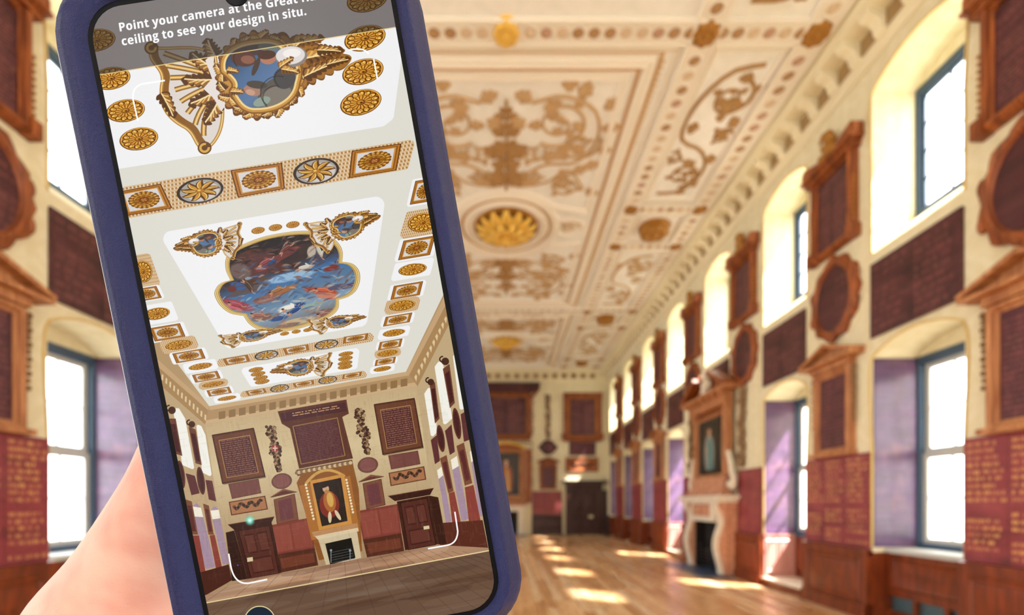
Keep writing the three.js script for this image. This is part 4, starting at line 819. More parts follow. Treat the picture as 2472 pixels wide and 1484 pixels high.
  // a gilt cartouche round a small painted sky, with a ribbed shell to one side; unit is the half-width of the painting
  const cartouche = (x, y, sx, sy, rot, flip) => local(x, y, () => {
    c.scale(sx * flip, sy);
    const rim = () => { c.beginPath(); c.moveTo(-1.0, -0.35); c.bezierCurveTo(-1.0, -0.9, -0.5, -1.05, 0.05, -1.0); c.bezierCurveTo(0.5, -1.0, 0.8, -0.8, 0.75, -0.5); c.bezierCurveTo(1.15, -0.3, 1.1, 0.1, 0.95, 0.4); c.bezierCurveTo(0.8, 0.95, 0.2, 1.1, -0.3, 1.0); c.bezierCurveTo(-0.7, 0.95, -0.75, 0.55, -0.85, 0.35); c.bezierCurveTo(-0.6, 0.15, -0.8, -0.1, -1.0, -0.35); c.closePath(); };
    // shell of white ribs with gilt edges
    const shell = (k) => { c.beginPath(); c.moveTo(-1.2, -0.9 * k); c.bezierCurveTo(-1.8, -1.4 * k, -2.5, -1.2 * k, -2.95, -1.45 * k); c.bezierCurveTo(-3.2, -0.9, -2.6, -0.8, -2.85, -0.2); c.bezierCurveTo(-3.05, 0.5, -2.75, 0.9, -2.4, 1.2 * k); c.bezierCurveTo(-2.1, 1.5 * k, -2.25, 1.8 * k, -1.95, 2.0 * k); c.bezierCurveTo(-1.5, 1.8 * k, -1.3, 1.3, -1.25, 0.8); c.closePath(); };
    shell(1); c.fillStyle = '#8a5a1e'; c.fill(); c.save(); c.clip(); c.translate(0.08, -0.05); c.scale(0.95, 0.94); shell(1); c.fillStyle = '#ddd4cc'; c.fill();
    for (let k = 0; k < 8; k++) { const t = k / 7, ex = -2.85 + 0.75 * t * t, ey = -1.2 + 2.9 * t; c.lineWidth = 0.17; c.strokeStyle = '#7e5016'; c.beginPath(); c.moveTo(-1.3, -0.2 + t * 0.5); c.quadraticCurveTo(-2.0, -0.7 + t * 1.5, ex, ey); c.stroke(); c.lineWidth = 0.1; c.strokeStyle = '#cf9c46'; c.stroke(); c.lineWidth = 0.03; c.strokeStyle = '#f4dfa4'; c.stroke(); }
    c.restore(); c.lineWidth = 0.1; c.strokeStyle = '#b47e30'; shell(0.99); c.stroke(); c.lineWidth = 0.035; c.strokeStyle = '#edcf88'; c.stroke();
    for (const [px, py, r] of [[-2.95, -1.4, 0.2], [-1.95, 1.92, 0.2]]) { c.fillStyle = '#6a4010'; c.beginPath(); c.arc(px, py, r, 0, 7); c.fill(); c.strokeStyle = '#d9a94e'; c.lineWidth = 0.07; c.beginPath(); c.arc(px, py, r * 0.6, 0, 5.2); c.stroke(); }
    acanthus(-2.9, 0.0, 1.25, 0.85, 0.4, true);
    for (const [px, py, a, L] of [[-1.3, -0.1, 3.3, 0.95], [-1.3, 0.25, 2.8, 0.9], [-1.35, -0.5, 3.9, 0.75], [-1.35, 0.6, 2.2, 0.75], [-1.2, -0.8, 4.4, 0.6]]) acanthus(px, py, a, L, 0.5, true);
    c.fillStyle = '#e6dcd6'; c.beginPath(); for (const [i2, [px, py]] of [[-1.5, -0.75], [-1.2, -0.95], [-1.3, -0.5], [-1.05, -0.1], [-1.2, 0.25], [-1.0, 0.55], [-1.3, 0.9], [-1.45, 0.45], [-1.7, 0.1], [-1.4, -0.15]].entries()) i2 ? c.lineTo(px, py) : c.moveTo(px, py); c.fill();
    // lumpy gilt frame with a pointed tail to the right
    const lump = (r0, amp, n, col, dx = 0) => { c.fillStyle = col; c.beginPath(); for (let k = 0; k <= 140; k++) { const t = k / 140 * Math.PI * 2, r = r0 + amp * Math.abs(Math.sin(t * n)) + 0.05 * Math.sin(t * 3 + 1); k ? c.lineTo(dx + r * Math.cos(t), dx + r * 1.02 * Math.sin(t)) : c.moveTo(dx + r, dx); } c.fill(); };
    const tail = (k, col) => { c.fillStyle = col; c.beginPath(); c.moveTo(0.6, -1.15 * k); for (let q = 0; q < 6; q++) c.quadraticCurveTo(0.9 + q * 0.28, (-1.35 + q * 0.18) * k, 1.0 + q * 0.29, (-0.98 + q * 0.15) * k); c.quadraticCurveTo(2.75, -0.15, 2.62, 0.02); for (let q = 5; q >= 0; q--) c.quadraticCurveTo(0.95 + q * 0.28, (0.95 - q * 0.12) * k, 0.75 + q * 0.27, (0.62 - q * 0.08) * k); c.fill(); };
    tail(1.0, '#6a3e10'); lump(1.22, 0.16, 13, '#6a3e10'); tail(0.9, '#a06a26'); lump(1.17, 0.14, 13, '#a87030', -0.02); lump(1.06, 0.1, 13, '#c48c3c', -0.03);
    for (let k = 0; k < 26; k++) { const t = k / 26 * Math.PI * 2; acanthus(Math.cos(t) * 1.12, Math.sin(t) * 1.14, t + 1.25 + 0.5 * Math.sin(k * 2.1), 0.34, 0.3, k % 3 === 0); }
    for (const [px, py, a, L, W2, dk] of [[1.05, -0.85, 0.02, 0.9, 0.42, false], [1.2, 0.25, -0.3, 0.95, 0.42, true], [1.3, -0.3, -0.05, 1.15, 0.5, false], [1.7, -0.5, 0.2, 0.75, 0.34, true], [1.9, 0.0, -0.1, 0.7, 0.3, true], [0.95, -0.6, -0.6, 0.5, 0.3, false]]) acanthus(px, py, a, L, W2, dk);
    // painting
    c.lineWidth = 0.3; c.strokeStyle = '#8a5618'; rim(); c.stroke(); c.lineWidth = 0.2; c.strokeStyle = '#c8923e'; c.stroke();
    c.save(); rim(); c.clip();
    const g = c.createLinearGradient(-0.8, -1, 0.8, 1); g.addColorStop(0, '#2c3a4e'); g.addColorStop(0.35, '#4c6a90'); g.addColorStop(0.6, '#5a769c'); g.addColorStop(1, '#5e5852'); c.fillStyle = g; c.fillRect(-2, -2, 4, 4);
    for (const [px, py, rx, ry, a, col] of [[-0.1, -0.95, 0.75, 0.3, 0.1, '#4a3634'], [0.45, -0.85, 0.4, 0.16, 0.1, '#6a7268'], [-0.42, -0.6, 0.36, 0.24, 0.35, '#5a3628'], [-0.3, -0.55, 0.2, 0.13, 0.3, '#8c5a44'], [0.28, -0.5, 0.24, 0.2, 0.2, '#b4785e'], [0.26, -0.6, 0.26, 0.14, 0.1, '#50301f'], [-0.1, -0.3, 0.08, 0.3, 0.5, '#4c3a2e'], [0.4, 0.6, 0.62, 0.44, -0.4, '#5c534c'], [0.3, 0.72, 0.5, 0.3, -0.3, '#7e7468'], [0.65, 0.2, 0.32, 0.34, 0.3, '#4a4644'], [-0.32, 0.42, 0.26, 0.16, 0.5, '#a87c68'], [-0.38, 0.46, 0.14, 0.09, 0.5, '#c49880'], [-0.16, 0.26, 0.3, 0.12, 0.3, '#4c4238'], [-0.1, 0.8, 0.26, 0.14, -0.2, '#8c9c8e']]) { c.fillStyle = col; c.beginPath(); c.ellipse(px, py, rx, ry, a, 0, 7); c.fill(); }
    c.strokeStyle = 'rgba(30,22,18,0.5)'; c.lineWidth = 0.035; for (const [px, py, r] of [[0.4, 0.6, 0.5], [0.3, 0.75, 0.36], [0.65, 0.2, 0.28], [-0.4, -0.6, 0.3]]) { c.beginPath(); c.arc(px, py, r, 2.4, 5.2); c.stroke(); }
    c.restore(); rim(); c.lineWidth = 0.06; c.strokeStyle = '#f0cf88'; c.stroke();
    c.fillStyle = '#8c8078'; c.beginPath(); c.ellipse(0.95, -0.42, 0.46, 0.33, 0.1, 0, 7); c.fill(); c.fillStyle = '#e0d8d4'; c.beginPath(); c.ellipse(0.93, -0.46, 0.42, 0.28, 0.1, 0, 7); c.fill(); c.fillStyle = '#f2ece8'; c.beginPath(); c.ellipse(0.98, -0.52, 0.26, 0.14, 0.1, 0, 7); c.fill();
    acanthus(0.55, -0.15, -0.5, 0.5, 0.26, false); acanthus(0.6, -0.1, 0.35, 0.55, 0.28, false); acanthus(-0.95, 0.32, 0.2, 0.4, 0.26, false); acanthus(-0.95, -0.35, 0.3, 0.36, 0.24, false);
  }, rot);
  // --- the hall seen through the phone: walls, cornice, ceiling overlay ---
  const wallG = c.createLinearGradient(0, 1150, 0, 1750); wallG.addColorStop(0, '#b3946a'); wallG.addColorStop(0.5, '#d2bc92'); wallG.addColorStop(1, '#a98b66');
  c.fillStyle = wallG; c.fillRect(0, 0, CW, CH);
  poly([[495, 1020], [552, 1400], [430, 1480], [340, 860]], '#bda27a'); poly([[1005, 930], [1062, 1330], [1220, 1400], [1120, 700]], '#bfa67e');
  // side walls: windows, boards
  const W = '#f1eee4', B = '#55302a', B2 = '#6d4030', PU = '#a48a9c';
  for (const q of [[[417, 985], [432, 985], [447, 1010], [470, 1135], [440, 1122]], [[473, 1022], [486, 1028], [496, 1050], [512, 1152], [488, 1140]]]) { poly(q, W, 6); }
  for (const q of [[[1024, 950], [1034, 935], [1042, 938], [1056, 1042], [1041, 1058]], [[1049, 885], [1060, 870], [1070, 880], [1092, 1010], [1071, 1028]], [[1092, 850], [1104, 860], [1125, 985], [1110, 990]]]) poly(q, W, 6);
  for (const q of [[[405, 1010], [424, 1010], [440, 1100], [424, 1095]], [[455, 1030], [472, 1036], [487, 1122], [472, 1118]], [[1037, 926], [1050, 922], [1061, 1010], [1050, 1022]], [[1069, 890], [1085, 878], [1098, 972], [1086, 985]]]) { poly(q, B2); poly(sub(q, 0.18, 0.15, 0.82, 0.92), '#47201f'); }
  for (const [x, y, s] of [[415, 990, 9], [463, 1024, 8], [1040, 922, 8], [1075, 872, 9]]) local(x, y, () => { c.fillStyle = '#4a2c20'; c.beginPath(); c.arc(0, 0, s, 0, 7); c.fill(); c.strokeStyle = '#3a2018'; c.lineWidth = 3; c.beginPath(); c.arc(-s * 0.8, -s * 0.6, s * 0.7, 1, 5); c.stroke(); });
  for (const q of [[[448, 1142], [470, 1148], [482, 1190], [462, 1195]], [[496, 1158], [512, 1160], [522, 1210], [504, 1205]], [[1040, 1062], [1054, 1050], [1062, 1112], [1050, 1120]], [[1074, 1040], [1090, 1024], [1098, 1090], [1086, 1098]], [[1112, 1000], [1128, 990], [1136, 1060], [1120, 1066]]]) poly(q, '#5e3131');
  for (const [x, y, rx, ry] of [[437, 1145, 9, 34], [485, 1160, 9, 34], [1064, 1058, 9, 33], [1103, 1022, 9, 38]]) local(x, y, () => { c.fillStyle = '#5c3127'; c.beginPath(); c.ellipse(0, 0, rx, ry, 0, 0, 7); c.fill(); c.fillStyle = '#472222'; c.beginPath(); c.ellipse(0, 0, rx * 0.65, ry * 0.8, 0, 0, 7); c.fill(); }, -0.15);
  for (const q of [[[464, 1222], [474, 1212], [485, 1225], [520, 1368], [496, 1374]], [[508, 1232], [518, 1220], [528, 1230], [553, 1358], [538, 1364]], [[1055, 1135], [1066, 1126], [1090, 1258], [1077, 1264]], [[1088, 1110], [1103, 1100], [1131, 1252], [1114, 1258]], [[1134, 1090], [1142, 1084], [1168, 1240], [1158, 1252]]]) { poly(q, PU, 6); poly(sub([q[0], q[q.length === 5 ? 2 : 1], q.at(-2), q.at(-1)], 0, 0, 1, 0.16), '#efe7d4'); }
  for (const q of [[[447, 1205], [463, 1210], [478, 1290], [460, 1290]], [[490, 1215], [504, 1220], [516, 1290], [503, 1290]], [[1062, 1106], [1078, 1098], [1095, 1185], [1082, 1190]], [[1102, 1076], [1120, 1068], [1140, 1166], [1122, 1172]]]) { poly(q, '#7a4a34'); poly(sub(q, 0.2, 0.15, 0.8, 0.9), '#5b2b2a'); }
  for (const q of [[[464, 1292], [480, 1292], [498, 1390], [470, 1398]], [[506, 1292], [518, 1290], [536, 1370], [522, 1376]], [[1083, 1190], [1097, 1186], [1112, 1258], [1092, 1262]], [[1122, 1176], [1143, 1170], [1160, 1256], [1132, 1260]]]) poly(q, '#8a3f35');
  poly([[470, 1385], [552, 1362], [560, 1400], [490, 1440]], '#4a241b'); poly([[1062, 1262], [1165, 1255], [1180, 1330], [1062, 1318]], '#5a2c20');
  // end wall
  const lettersIn = (q, rows, col) => { for (let r = 0; r < rows; r++) { const v = (r + 0.5) / rows; for (let u = 0.04; u < 0.94; u += 0.012 + rnd() * 0.03) { const w = 0.03 + rnd() * 0.12; poly(sub(q, u, v - 0.24 / rows, Math.min(0.97, u + w), v + 0.16 / rows), col); u += w; } } };
  const edge = (q, col = '#35190f', w = 2) => stroke([...q, q[0]], col, w);
  const board = (q, m, rows) => { poly(q.map(([x, y], i) => [x + 2, y + 3]), 'rgba(70,45,20,0.45)'); poly(q, '#593325'); edge(q); poly(sub(q, 0.03, 0.03, 0.97, 0.97), '#6b3f2c'); const i = sub(q, m, m, 1 - m, 1 - m * 0.8); poly(sub(q, m - 0.02, m - 0.02, 1.02 - m, 1.015 - m * 0.8), '#a97f52'); poly(i, '#532b28'); lettersIn(i, rows, 'rgba(190,140,115,0.55)'); };
  board([[512, 1050], [612, 1033], [640, 1150], [537, 1167]], 0.14, 18); board([[903, 976], [1000, 961], [1021, 1079], [924, 1097]], 0.14, 18);
  poly([[670, 992], [836, 964], [842, 998], [826, 1006], [852, 1106], [722, 1131], [700, 1034], [680, 1022]], '#5b3122'); poly([[676, 998], [834, 971], [837, 992], [682, 1018]], '#4c2324');
  lettersIn([[700, 996], [822, 976], [824, 986], [702, 1007]], 2, '#c79a68');
  { const q = [[706, 1028], [815, 1007], [834, 1100], [726, 1121]]; poly(q, '#a07a46'); const i = sub(q, 0.02, 0.02, 0.98, 0.98); poly(i, '#54292a'); lettersIn(i, 22, 'rgba(120,80,75,0.6)'); }
  poly([[715, 1134], [850, 1109], [853, 1124], [718, 1149]], '#6b4a32'); for (let k = 0; k < 22; k++) local(716 + k * 6.2, 1141 - k * 1.15, () => { c.fillStyle = k % 2 ? '#cdb088' : '#8a6a48'; c.beginPath(); c.arc(0, 0, 4.5, 0, 7); c.fill(); });
  for (const [x0, y0] of [[654, 1030], [867, 988]]) for (let k = 0; k < 138; k++) { const t = (k % 46) / 46, w = [13, 15, 8, 5, 13, 18, 16, 6, 8, 8, 5][Math.floor(t * 11)] ?? 3; local(x0 + t * 20 + (rnd() - 0.5) * w * 1.7, y0 + t * 108, () => { c.fillStyle = ['#4d3325', '#7a5a40', '#a5865f', '#3d241a'][k % 4]; c.beginPath(); c.ellipse(0, 0, 4.2, 3.6, rnd() * 3, 0, 7); c.fill(); }); }
  local(664, 1082, () => { c.fillStyle = '#a33a3c'; c.beginPath(); c.ellipse(0, 0, 8, 9, 0, 0, 7); c.fill(); c.fillStyle = '#d9c3b0'; c.fillRect(-1.5, -7, 3, 14); c.fillRect(-6, -2, 12, 3); });
  for (const [x, y] of [[680, 1161], [888, 1122]]) local(x, y, () => { c.fillStyle = '#6b453a'; c.beginPath(); c.ellipse(0, 0, 25, 19, 0, 0, 7); c.fill(); c.fillStyle = '#82504a'; c.beginPath(); c.ellipse(0, 0, 20, 16, 0, 0, 7); c.fill(); }, TILT);
  for (const [q, tri] of [[[[661, 1206], [711, 1192], [720, 1254], [669, 1265]], [[653, 1200], [684, 1180], [716, 1187]]], [[[876, 1167], [920, 1156], [930, 1218], [885, 1229]], [[866, 1163], [895, 1146], [926, 1150]]]]) { poly(q, '#7a4a38'); poly(sub(q, 0.18, 0.1, 0.82, 0.9), '#6a3a3c'); edge(q, '#4a2a1c', 1.6); poly(tri, '#7c4b38'); edge(tri, '#3a2014', 1.8); stroke([tri[0], tri[1], tri[2]], '#a5745a', 1.2); poly([lerp2([...tri, tri[0]], 0.12, 0.15), tri[1].map((v, i) => v + [0, 5][i]), [tri[2][0] - 9, tri[2][1]]], '#5c2c26'); }
  for (const q of [[[551, 1168], [624, 1155], [631, 1190], [560, 1204]], [[937, 1099], [1009, 1087], [1015, 1120], [944, 1133]]]) { poly(q, '#6a3f38'); poly(sub(q, 0.03, 0.06, 0.49, 0.94), '#74463f'); poly(sub(q, 0.51, 0.06, 0.97, 0.94), '#74463f'); }
  for (const q of [[[552, 1211], [640, 1196], [647, 1229], [558, 1244]], [[938, 1141], [1024, 1125], [1029, 1157], [943, 1173]]]) { poly(q, '#5f3a26'); poly(sub(q, 0.03, 0.07, 0.97, 0.93), '#a9714c'); for (let k = 0; k < 30; k++) local(...lerp2(q, 0.12 + k * 0.026, 0.42 + 0.16 * Math.sin(k * 0.62)), () => { c.fillStyle = k % 3 ? '#3f2a20' : '#6b4a34'; c.beginPath(); c.arc(0, 0, 2.6 + rnd() * 2, 0, 7); c.fill(); }); }
  // dado and doors
  for (const q of [[[650, 1268], [748, 1249], [760, 1322], [664, 1338]], [[863, 1233], [960, 1216], [969, 1286], [876, 1302]]]) { poly(q, '#7c3a30'); poly(sub(q, 0.04, 0.08, 0.48, 0.94), '#8d473a'); poly(sub(q, 0.52, 0.08, 0.96, 0.94), '#8a4438'); }
  for (const q of [[[664, 1338], [760, 1322], [768, 1364], [677, 1382]], [[876, 1302], [969, 1286], [976, 1330], [886, 1345]]]) { poly(q, '#522a1e'); poly(sub(q, 0.08, 0.25, 0.94, 0.8), '#6e3827'); }
  for (const [cn, q] of [[[[550, 1266], [662, 1247], [654, 1264], [567, 1280]], [[565, 1278], [656, 1262], [680, 1382], [598, 1397]]], [[[937, 1197], [1047, 1178], [1038, 1194], [953, 1209]], [[958, 1210], [1036, 1196], [1058, 1313], [978, 1328]]]]) {
    poly(q, '#3f2018'); const l = sub(q, 0.1, 0.04, 0.92, 1); poly(l, '#552b22'); for (const [a, b2, d, e] of [[0.12, 0.1, 0.46, 0.5], [0.54, 0.1, 0.88, 0.5], [0.12, 0.6, 0.88, 0.92]]) { poly(sub(l, a, b2, d, e), '#43201a'); poly(sub(l, a + 0.03, b2 + 0.03, d - 0.03, e - 0.03), '#62342a'); } edge(l, '#2a120c', 2); poly(cn, '#3a1d16'); stroke([cn[0], cn[1]], '#6b4232', 2); }
  poly([[545, 1285], [565, 1280], [598, 1397], [560, 1402]], '#331a14'); poly([[1036, 1196], [1058, 1200], [1078, 1312], [1058, 1314]], '#3a1e16');
  poly(sub([[596, 1346], [610, 1344], [611, 1354], [597, 1356]], 0, 0, 1, 1), '#d2c49a'); poly([[1022, 1270], [1036, 1268], [1037, 1276], [1023, 1278]], '#d2c49a');
  local(603, 1256, () => { const g = c.createRadialGradient(0, 0, 1, 0, 0, 14); g.addColorStop(0, '#e2fff4'); g.addColorStop(0.4, 'rgba(130,240,215,0.8)'); g.addColorStop(1, 'rgba(80,200,180,0)'); c.fillStyle = g; c.beginPath(); c.arc(0, 0, 14, 0, 7); c.fill(); });
  local(574, 1364, () => { c.fillStyle = '#4c48c0'; c.beginPath(); c.arc(0, 0, 2, 0, 7); c.fill(); });
  // portrait and fireplace
  poly([[716, 1165], [728, 1142], [852, 1120], [866, 1180], [874, 1330], [770, 1352]], '#8a5426'); poly([[722, 1172], [845, 1148], [868, 1280], [752, 1304]], '#a86a30');
  c.lineWidth = 9; { const a = S(738, 1168), m = S(778, 1112), b = S(832, 1150); c.strokeStyle = '#c99c52'; c.beginPath(); c.moveTo(...a); c.quadraticCurveTo(m[0], m[1], b[0], b[1]); c.stroke(); }
  poly([[748, 1160], [830, 1143], [850, 1264], [770, 1280]], '#c98c42'); poly([[755, 1167], [823, 1153], [839, 1257], [777, 1270]], '#2a1c14');
  local(794, 1200, () => { for (const [x, y, rx, ry, a, col] of [[-2, 18, 24, 32, 0.1, '#7c2a1c'], [0, 10, 15, 26, 0, '#a8622c'], [2, 6, 8, 18, 0, '#d0a050'], [-4, -22, 8, 9, 0, '#c9a07c'], [-5, -30, 12, 5, -0.2, '#2c1a14'], [-3, -14, 6, 5, 0, '#b57a44'], [-6, 48, 4.5, 14, 0.15, '#d6c29c'], [14, 46, 4.5, 14, -0.35, '#d6c29c']]) { c.fillStyle = col; c.beginPath(); c.ellipse(x, y, rx, ry, a, 0, 7); c.fill(); } }, -0.17);
  for (const [x0, y0, x1, y1] of [[738, 1170, 757, 1252], [836, 1158, 852, 1236]]) for (let k = 0; k < 12; k++) local(x0 + (x1 - x0) * k / 11, y0 + (y1 - y0) * k / 11, () => { c.fillStyle = '#e8d9b4'; c.beginPath(); c.arc(0, 0, 2.9, 0, 7); c.fill(); });
  poly([[752, 1284], [862, 1262], [864, 1272], [758, 1296]], '#b8875a'); poly([[760, 1294], [864, 1273], [866, 1282], [768, 1303]], '#d9c4a0');
  poly([[768, 1302], [862, 1282], [872, 1346], [788, 1366]], '#cdbb98'); poly([[785, 1312], [848, 1298], [858, 1346], [797, 1362]], '#17130f');
  for (let k = 0; k < 5; k++) stroke([[797 + k, 1334 + k * 6], [848 + k * 2, 1323 + k * 6]], '#4a5052', 2); for (const x of [799, 845]) local(x, 1328, () => { c.fillStyle = '#8a9092'; c.beginPath(); c.arc(0, 0, 3, 0, 7); c.fill(); c.fillRect(-1, 0, 2, 30); });
  // wear and grain over everything on the walls
  for (let k = 0; k < 2600; k++) { const x = 400 + rnd() * 780, y = 940 + rnd() * 450; if (y < 985 - (x - 505) * 0.174) continue; local(x, y, () => { c.fillStyle = k % 2 ? 'rgba(40,18,8,0.05)' : 'rgba(255,225,190,0.05)'; if (k % 3) c.fillRect(0, 0, 1.2 + rnd() * 1.5, 8 + rnd() * 22); else c.fillRect(0, 0, 8 + rnd() * 22, 1.2 + rnd()); }, -0.17); }
  // floor
  const fl = [[485, 1440], [598, 1397], [679, 1383], [892, 1344], [1059, 1315], [1185, 1322], [1230, 1500], [500, 1600]];
  poly(fl, '#a98468'); c.save(); poly(fl, null); c.clip();
  for (let k = 0; k < 90; k++) { const x = 490 + rnd() * 690, y = 1330 + rnd() * 150; local(x, y, () => { c.fillStyle = ['rgba(220,190,160,0.25)', 'rgba(110,72,52,0.25)', 'rgba(190,140,100,0.25)'][k % 3]; c.beginPath(); c.ellipse(0, 0, 60 + rnd() * 60, 5 + rnd() * 6, 0, 0, 7); c.fill(); }, -0.2); }
  for (let k = -8; k < 12; k++) stroke([[830 + k * 26, 1330], [850 + k * 95, 1600]], 'rgba(70,40,28,0.35)', 1.5);
  c.restore();
  // cornice
  poly([[505, 980], [982, 897], [1008, 932], [495, 1024]], '#b08d62'); poly([[505, 980], [982, 897], [985, 906], [506, 990]], '#c7a57a'); poly([[498, 1014], [1004, 922], [1007, 932], [495, 1024]], '#c9a97f');
  for (let k = 0; k < 19; k++) { const x = 536 + k * 24.4, y = 1001 - k * 4.35; poly([[x - 8, y - 7], [x + 8, y - 10], [x + 8, y + 8], [x - 8, y + 11]], '#8f6f47'); }
  poly([[505, 980], [495, 1024], [330, 880], [340, 830]], '#a98558'); poly([[505, 980], [503, 990], [335, 845], [340, 830]], '#c4a177');
  for (let k = 0; k < 13; k++) { const x = 496 - k * 9.4, y = 1008 - k * 8.8; poly([[x - 2, y - 9], [x + 2, y - 6], [x + 1, y + 8], [x - 3, y + 4]], '#dcc49a'); }
  poly([[982, 897], [1008, 932], [1110, 730], [1100, 660]], '#a98558'); poly([[982, 897], [986, 908], [1100, 690], [1100, 660]], '#c4a177');
  for (let k = 0; k < 13; k++) { const x = 1004 + k * 7.2, y = 912 - k * 14; poly([[x - 4, y - 2], [x, y - 9], [x + 3, y - 4], [x + 1, y + 9]], '#dcc49a'); }
  // the new ceiling laid over the old one
  poly([[505, 980], [980, 897], [1100, 650], [960, -120], [150, -120], [190, 560]], '#dedbd0');
  poly([[378, 862], [505, 980], [300, 980], [250, 700]], null); 
  const WHITE = '#f1f0f1';
  poly([[265, 411], [926, 305], [950, 286], [985, 20], [985, -120], [130, -120], [200, 300]], WHITE, 22);
  // strips of squares and whorls on a diapered ground
  diaper([[292, 452], [1004, 335], [985, 408], [300, 528]], 78, 8);
  for (const q of [[[284, 463], [388, 443], [416, 502], [302, 521]], [[556, 411], [681, 393], [688, 455], [574, 477]], [[849, 364], [969, 346], [957, 411], [842, 430]]]) square(q);
  whorl(483, 460, 57, 30); whorl(763, 413, 56, 31);
  diaper([[514, 869], [908, 800], [899, 824], [530, 886]], 70, 5);
  for (const q of [[[538, 866], [597, 856], [603, 872], [547, 881]], [[683, 841], [744, 831], [746, 845], [690, 856]], [[830, 813], [889, 804], [886, 819], [828, 829]]]) square(q);
  whorl(643, 857, 29, 11); whorl(788, 831, 29, 11);
  diaper([[575, 946], [890, 892], [884, 911], [582, 960]], 70, 4);
  for (const q of [[[593, 944], [638, 937], [643, 947], [599, 955]], [[707, 925], [756, 917], [758, 927], [712, 935]], [[828, 904], [873, 897], [871, 907], [826, 915]]]) square(q);
  whorl(675, 937, 23, 9); whorl(791, 917, 23, 9);
  // large centre panel
  poly([[382, 562], [932, 470], [885, 786], [548, 843]], WHITE, 26);
  const lobes = [[[556, 676], [545, 650], [546, 622], [565, 600], [600, 584], [645, 569], [704, 559], [755, 558], [795, 568], [818, 588], [827, 608], [826, 632]], [[826, 632], [850, 636], [866, 652], [869, 676], [860, 700], [842, 715], [818, 723]], [[818, 723], [816, 745], [797, 764], [757, 781], [725, 792], [691, 799], [652, 800], [622, 794], [601, 781], [588, 762]], [[588, 762], [556, 756], [532, 738], [518, 712], [522, 695], [534, 683], [556, 676]]];
  const smooth = (k) => { c.beginPath(); lobes.forEach((l, n) => { const q = l.map(([x, y]) => S(693 + (x - 693) * k, 680 + (y - 680) * k)); if (!n) c.moveTo(...q[0]); for (let i = 0; i < q.length - 1; i++) { const a = q[Math.max(0, i - 1)], b = q[i], e = q[i + 1], f = q[Math.min(q.length - 1, i + 2)]; c.bezierCurveTo(b[0] + (e[0] - a[0]) / 6, b[1] + (e[1] - a[1]) / 6, e[0] - (f[0] - b[0]) / 6, e[1] - (f[1] - b[1]) / 6, e[0], e[1]); } }); c.closePath(); };
  for (const [k, col] of [[1.0, '#9a7430'], [0.992, '#e6cf92'], [0.975, '#a87c34'], [0.968, '#e0c070'], [0.948, '#7a5620'], [0.942, '#c9a458']]) { smooth(k); c.fillStyle = col; c.fill(); }
  smooth(0.93); c.save(); c.clip();
  const sky = c.createLinearGradient(...S(650, 575), ...S(730, 795)); sky.addColorStop(0, '#1d1612'); sky.addColorStop(0.3, '#3a2622'); sky.addColorStop(0.45, '#3d6a9c'); sky.addColorStop(0.62, '#5b7794'); sky.addColorStop(0.78, '#7e98ae'); sky.addColorStop(1, '#6d5648'); c.fillStyle = sky; c.fillRect(0, 0, CW, CH);
  for (const [x, y, rx, ry, a, col] of [[620, 640, 55, 34, -0.3, '#57302c'], [580, 655, 30, 22, 0.3, '#6a5650'], [650, 635, 44, 12, -0.5, '#8a3e3e'], [690, 612, 42, 10, -0.5, '#6e3330'], [600, 612, 36, 9, -0.3, '#5a2e1c'], [740, 600, 24, 14, -0.4, '#3a2a22'], [765, 615, 24, 16, 0.3, '#484253'], [752, 607, 12, 16, 0.2, '#b6aa98'], [735, 647, 26, 7, -0.3, '#b9b0a4'], [655, 632, 14, 12, 0.3, '#2d4a7c'], [668, 648, 26, 14, 0, '#54291f'], [706, 641, 20, 8, 0, '#3c2018'], [800, 646, 22, 8, -0.3, '#7c3026'], [610, 685, 20, 12, 0.5, '#48301f'], [640, 676, 18, 8, 0.3, '#5c4030'],
    [700, 668, 70, 12, -0.2, '#8fb0cc'], [600, 700, 60, 9, -0.3, '#5c4a4a'], [660, 712, 52, 8, -0.35, '#8a4c30'], [690, 698, 34, 6, -0.4, '#9c6438'], [640, 722, 34, 10, -0.2, '#8a5a50'], [775, 702, 46, 10, 0.1, '#b0482c'], [790, 714, 30, 10, 0.1, '#c47a62'], [820, 692, 40, 8, -0.1, '#54506a'], [570, 735, 50, 12, 0.25, '#9c3a44'], [560, 742, 30, 6, 0.3, '#c0606a'], [700, 745, 34, 12, -0.2, '#e0dcd2'], [712, 742, 30, 10, -0.4, '#24427a'], [672, 768, 26, 7, -0.2, '#2c4a80'], [735, 740, 60, 5, -0.25, '#8ba49a'], [780, 755, 36, 10, -0.2, '#7a5850'], [640, 765, 40, 9, -0.2, '#7a584c'], [720, 775, 50, 9, -0.2, '#c2a884'], [620, 762, 18, 6, 0.2, '#9a5c4a'], [690, 786, 40, 6, -0.2, '#8a6a58'], [575, 690, 22, 10, 0.3, '#36588a'], [560, 698, 12, 8, 0, '#6a2c22']]) local(x, y, () => { const g = c.createRadialGradient(0, 0, 0, 0, 0, 1); c.scale(rx, ry); g.addColorStop(0, col); g.addColorStop(0.75, col); g.addColorStop(1, col + '00'); c.fillStyle = g; c.beginPath(); c.arc(0, 0, 1, 0, 7); c.fill(); }, a);
  // brushwork: many small strokes, dark reds and browns above, blues and greys across the middle, sand and rose below
  const pal = [['#241a16', '#4a2822', '#6d3a34', '#8a5a48', '#b9a894', '#39303c', '#5a2c1e'], ['#33598c', '#5f86ae', '#9db6c8', '#4a4450', '#7a4c38', '#c2b49c', '#6a3026'], ['#6f8ca8', '#c2b490', '#8a5c50', '#b0745e', '#4c5c78', '#a88c70', '#dcd2c0']];
